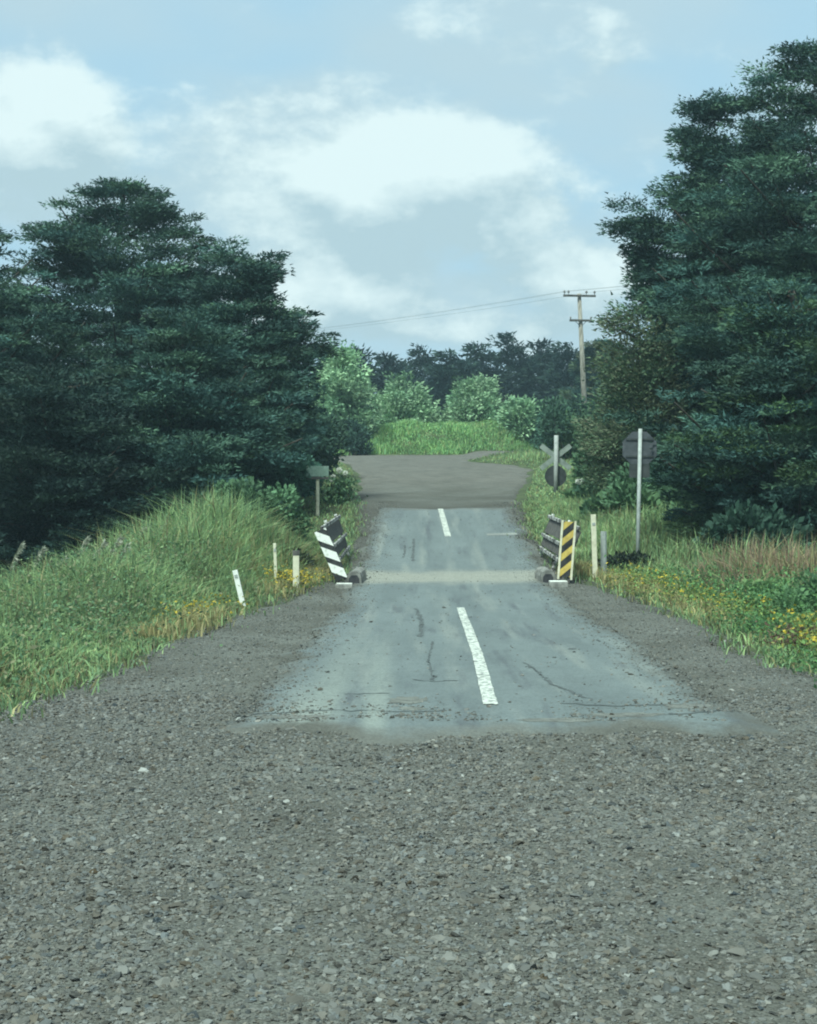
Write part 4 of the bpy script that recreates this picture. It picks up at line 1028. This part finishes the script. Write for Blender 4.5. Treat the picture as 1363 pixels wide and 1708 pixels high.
def railing(label, sgn):
    mx = lambda p: np.array([p[0] if sgn < 0 else 1.62 - p[0], p[1], p[2]])
    near = [(-1.70, 28.7, 1.33), (-1.53, 28.7, 0.92), (-1.43, 28.7, 0.62)]
    far = [(-1.56, 33.6, 1.55), (-1.42, 33.6, 1.14), (-1.34, 33.6, 0.86)]
    b = mx((-1.4, 28.7, float(ground(-1.4, 28.7))))
    root = empty('bridge_railing', b, label, 'railing', 'bridge side railings')
    for a, c_ in zip(near, far):
        a, c_ = mx(a) - b, mx(c_) - b
        mid = (a + c_) / 2; dv = Vector(c_ - a); ln_ = dv.length
        rot = dv.to_track_quat('Y', 'Z').to_matrix()
        MB().box(mid, (0.045, ln_, 0.075), rot).build('rail', M_rail, root, bevel=0.008)
    for k in (0, 1):  # added panels: dark colour stands for shade and dark gravel between the rails
        a, c_ = (mx(near[k]) + mx(near[k + 1])) / 2 - b, (mx(far[k]) + mx(far[k + 1])) / 2 - b
        off = np.array([0.05 * sgn, 0, 0]); dv = Vector(c_ - a)
        tilt = Vector(mx(near[k]) - mx(near[k + 1])).normalized()
        hgt = float(np.linalg.norm(mx(near[k]) - mx(near[k + 1]))) - 0.12
        yv = dv.normalized(); xv = yv.cross(tilt).normalized(); zv = xv.cross(yv).normalized()
        MB().box((a + c_) / 2 + off, (0.025, dv.length, hgt), Matrix((xv, yv, zv)).transposed()).build('added_dark_panel', M_timber_dark, root)
    for t in (0.42, 0.97):
        tp = np.array(near[0]) * (1 - t) + np.array(far[0]) * t; bt = np.array(near[2]) * (1 - t) + np.array(far[2]) * t
        tp, bt = mx(tp) - b, mx(bt) - b
        dv = tp - bt; off = np.array([0.075 * sgn, 0, 0])
        lo = bt - dv * 0.75 + off; hi = tp + dv * 0.03 + off
        MB().tube([lo, hi], 0.035, 6).build('post', M_rail, root)
        MB().tube([hi + np.array([0, 0, 0.002]), hi + dv * 0.05], 0.037, 6).build('post_cap', M_white, root)
    return root
railing('leaning three rail side railing with peeling white paint on the left of the bridge', -1)
railing('leaning three rail side railing behind the yellow marker on the right of the bridge', 1)

def kerb(label, xn, xf, sgn):
    """rounded concrete kerb along the deck edge, dark tarred nose"""
    z0 = float(road_z(xn, 28.8)); b = (xn, 28.8, z0 - 0.05)
    root = empty('bridge_kerb', b, label, 'kerb', 'bridge kerbs')
    ys = np.linspace(0, 0.7, 6); prof = [(-0.14, -0.1), (-0.14, 0.10), (-0.11, 0.19), (-0.05, 0.23), (0.05, 0.23), (0.11, 0.19), (0.14, 0.10), (0.14, -0.1)]
    V, k = [], len(prof)
    for q in ys:
        x0 = (xf - xn) * q / 0.7; zz = float(road_z(xn + x0, 28.8 + q)) - b[2]
        for (u, v_) in prof: V.append((x0 + u, q, zz + v_))
    Fc = []
    m = MB(); m.v = V
    for i in range(len(ys) - 1):
        for j in range(k):
            j2 = (j + 1) % k; m.f.append((i*k+j, i*k+j2, (i+1)*k+j2, (i+1)*k+j))
    m.f.append(tuple(range(k))); m.f.append(tuple(reversed(range((len(ys)-1)*k, len(ys)*k))))
    m.build('kerb_body', M_concrete, root)
    z = float(road_z(xn, 28.8)) - b[2]
    MB().prism([(-0.10, -0.08), (0.10, -0.08), (0.10, 0.09), (0.06, 0.155), (-0.06, 0.155), (-0.10, 0.09)], (0, -0.002, z), (1, 0, 0), (0, 0, 1), (0, -1, 0), 0.006).build('tar_stain', M_tar, root)
kerb('rounded concrete kerb with a dark stained nose at the left bridge edge', -1.06, -0.98, -1)
kerb('rounded concrete kerb with a dark stained nose at the right bridge edge', 2.72, 2.66, 1)
for lab, (px_, py_), sz in (('pale concrete block at the foot of the black and white marker', (574, 970), (0.34, 0.22, 0.22)),
                            ('white topped concrete block at the foot of the yellow marker', (931, 966), (0.36, 0.3, 0.30))):
    p = at(px_, py_, 28.25); X = p[0]
    g0 = float(ground(X, 28.25)) - 0.04
    root = empty('concrete_block', (X, 28.25, g0), lab, 'block', 'concrete footing blocks')
    hh = max(0.08, p[2] - g0 - 0.05)
    MB().box((0, 0, hh / 2), (sz[0], sz[1], hh)).build('body', M_concrete, root, bevel=0.02)
    MB().box((0, 0, hh + 0.012), (sz[0] - 0.03, sz[1] - 0.03, 0.02)).build('painted_top', M_white, root, bevel=0.006)

# ------------------------------------------------------------------ roadside posts
def edge_post(label, px_, ytop, ybot, d, wd, mat, cap=None, lean=0.0, round_=False):
    b = at(px_, ybot, d); g0 = min(b[2], float(ground(b[0], d))) - 0.05
    H = at(px_, ytop, d)[2] - g0
    root = empty('edge_post', (b[0], d, g0), label, 'post', 'white roadside posts')
    tipx = lean
    rot = Matrix.Rotation(math.atan2(tipx, H), 3, 'Y')
    if round_:
        MB().tube([(0, 0, 0), (tipx, 0, H)], wd / 2, 10).build('post_body', mat, root, smooth_shade=False)
    else:
        MB().box((tipx / 2, 0, H / 2), (wd, 0.05, math.hypot(H, tipx)), rot).build('post_body', mat, root, bevel=0.006)
    if cap is not None:
        MB().box((tipx, 0, H + 0.03), (wd * 1.15, 0.06, 0.09), rot).build('cap', cap, root, bevel=0.006)
    else:
        MB().box((tipx * 0.86, -0.03, H * 0.86), (wd * 0.6, 0.008, 0.05), rot).build('reflector', M_galv, root)
edge_post('short white post leaning left beside the left grass bank', 408, 951, 985, 24.5, 0.085, M_white, lean=-0.16)
edge_post('thin cream post half hidden in the left bank grass', 461, 906, 962, 27.5, 0.055, M_cream, lean=-0.03)
edge_post('pale post with a dark cap left of the striped panel', 494, 925, 976, 27.2, 0.115, M_cream, cap=M_timber_dark)
edge_post('tall slim cream post right of the yellow marker', 993, 858, 944, 29.2, 0.10, M_cream, lean=-0.04)
edge_post('stout pale grey post beside the tall slim cream post', 1007, 886, 946, 29.6, 0.125, M_galv, round_=True)

# ------------------------------------------------------------------ signs seen from behind
def sign_post(root, H, lean, r=0.035):
    MB().tube([(0, 0, -0.3), (lean, 0, H)], r, 10).build('post', M_galv, root, smooth_shade=True)
# octagonal stop sign, back
d = 32.0; b = at(1062, 918, d); g0 = float(ground(b[0], d)); b[2] = min(b[2], g0 + 0.25); H = at(1068, 715, d)[2] - b[2]
root = empty('octagonal_sign', b, 'grey back of an octagonal sign with a smaller plate below on a tall pale post', 'sign')
sign_post(root, H, 0.08, 0.042)
zc = at(1066, 748, d)[2] - b[2]; r8 = 0.40
octo = [(r8 * math.cos(math.pi / 8 + k * math.pi / 4), r8 * math.sin(math.pi / 8 + k * math.pi / 4)) for k in range(8)]
plate = MB().prism(octo, (0.075, 0.075, zc), (1, 0, 0), (0, 0, 1), (0, -1, 0), 0.006).build('octagon_plate', M_aluback, root)
for dz in (0.2, -0.17):
    MB().box((0.075, 0.056, zc + dz), (0.60, 0.022, 0.035)).build('stiffener', M_dark_disc, plate)
z2 = at(1065, 785, d)[2] - b[2]
MB().box((0.07, 0.07, z2), (0.44, 0.006, 0.30)).build('lower_plate', M_dark_disc, root)
# crossbuck, back
d = 49.0; b = at(927, 822, d); g0 = float(ground(b[0], d)); b[2] = min(b[2], g0 + 0.1); H = at(928, 726, d)[2] - b[2]
root = empty('crossed_sign', b, 'crossed board sign seen from behind with a dark round disc below', 'sign')
sign_post(root, H, 0.02, 0.075)
zc = at(927, 762, d)[2] - b[2]
for sg in (1, -1):
    rot = Matrix.Rotation(sg * math.radians(38), 3, 'Y')
    MB().box((0.01, 0.10 + 0.012 * sg, zc), (1.25, 0.01, 0.17), rot).build('cross_arm', M_arm, root)
zc2 = at(927, 794, d)[2] - b[2]
disc = [(0.36 * math.cos(k * math.pi / 14), 0.36 * math.sin(k * math.pi / 14)) for k in range(28)]
MB().prism(disc, (0.01, 0.12, zc2), (1, 0, 0), (0, 0, 1), (0, -1, 0), 0.012).build('disc', M_dark_disc, root)
# pale green board on short post, left
d = 41.0; b = at(530, 846, d); g0 = float(ground(b[0], d)); b[2] = min(b[2], g0 + 0.1)
root = empty('board_sign', b, 'small pale green board sign on a short white post left of the road', 'sign')
zt = at(528, 786, d)[2] - b[2]
MB().tube([(0, 0, -0.2), (0, 0, zt)], 0.05, 8).build('post', M_cream, root)
MB().box((0, -0.06, zt), (0.62, 0.02, 0.29)).build('board', M_palegreen, root, bevel=0.006)
MB().box((0, -0.055, zt - 0.19), (0.62, 0.03, 0.06)).build('lower_batten', M_timber_dark, root)

# ------------------------------------------------------------------ utility pole and wires
d = 91.0; b = at(979, 700, d); g0 = float(ground(b[0], d)); topp = at(966, 490, d)
b[2] = g0
root = empty('utility_pole', b, 'leaning timber utility pole with two crossarms in front of the right trees', 'pole')
tp = topp - b
MB().tube([(0, 0, -0.5), tuple(tp * 0.55), tuple(tp)], [0.20, 0.155, 0.115], 12).build('pole', M_timber_pole, root, smooth_shade=True)
axis_x = Vector((1, 0.25, 0.02)).normalized()
def arm(t, half, name='crossarm'):
    c_ = Vector([float(q) for q in tp * t]) + Vector((0, -0.18, 0))
    rot = axis_x.to_track_quat('X', 'Z').to_matrix()
    a_ = MB().box(c_, (half * 2, 0.11, 0.13), rot).build(name, M_timber_dark, root, bevel=0.01)
    return c_, a_
pins = []
c_, a_ = arm(0.985, 1.05)
for u in (-0.98, -0.72, 0.45, 0.98):
    p = c_ + axis_x * u
    MB().tube([p + Vector((0, 0, 0.06)), p + Vector((0, 0, 0.16)), p + Vector((0, 0, 0.18)), p + Vector((0, 0, 0.26)), p + Vector((0, 0, 0.32))], [0.02, 0.02, 0.075, 0.075, 0.03], 8).build('insulator', M_ceramic, a_)
    pins.append(p + Vector((0, 0, 0.26)))
c2, a2 = arm(0.83, 0.72)
for u in (-0.66, 0.66):
    p = c2 + axis_x * u
    MB().tube([p + Vector((0, 0, 0.06)), p + Vector((0, 0, 0.15)), p + Vector((0, 0, 0.23))], [0.02, 0.06, 0.03], 8).build('insulator', M_ceramic, a2)
for sg in (-1, 1):
    MB().tube([c2 + axis_x * 0.4 * sg, Vector([float(q) for q in tp * 0.79]) + Vector((0, -0.1, 0))], 0.02, 5).build('arm_brace', M_timber_dark, root)
for i, (pin, nm) in enumerate(zip([pins[0], pins[1], pins[3]], ['outer left insulator', 'inner left insulator', 'outer right insulator'])):
    P0 = Vector(b) + pin
    farp = Vector((-26 + i * 0.7, 150, float(at(300, 572, 150)[2]))); rightp = Vector((40 + i, 72, P0.z + 2.0))
    pts = []
    for (a_p, b_p, sag) in ((farp, P0, 0.5), (P0, rightp, 0.5)):
        for t in np.linspace(0, 1, 16):
            q = a_p.lerp(b_p, float(t)); pts.append((q.x, q.y, q.z - sag * 4 * t * (1 - t)))
    pts.pop(16)
    o = MB().tube(pts, 0.006, 5).build('power_line', M_wire)
    tag(o, 'thin power line strung from the pole\'s %s' % nm, 'wire', 'power lines')

# ------------------------------------------------------------------ haze
hz = MB().box((0, 1050, 6.5), (5100, 5200, 23.0)).build('haze', bpy.data.materials.new('veil_haze'))  # added volume that lifts the darks like a veil on the windscreen
tag(hz, 'thin pale blue haze added in place of a windscreen veil', 'haze', kind='stuff')
hm = hz.data.materials[0]; hm.use_nodes = True
t = hm.node_tree; t.nodes.clear()
ho = t.nodes.new('ShaderNodeOutputMaterial'); hv = t.nodes.new('ShaderNodeVolumePrincipled')
hv.inputs['Color'].default_value = (0.62, 0.84, 0.95, 1); hv.inputs['Density'].default_value = 0.0009; hv.inputs['Anisotropy'].default_value = 0.2
t.links.new(hv.outputs[0], ho.inputs['Volume'])
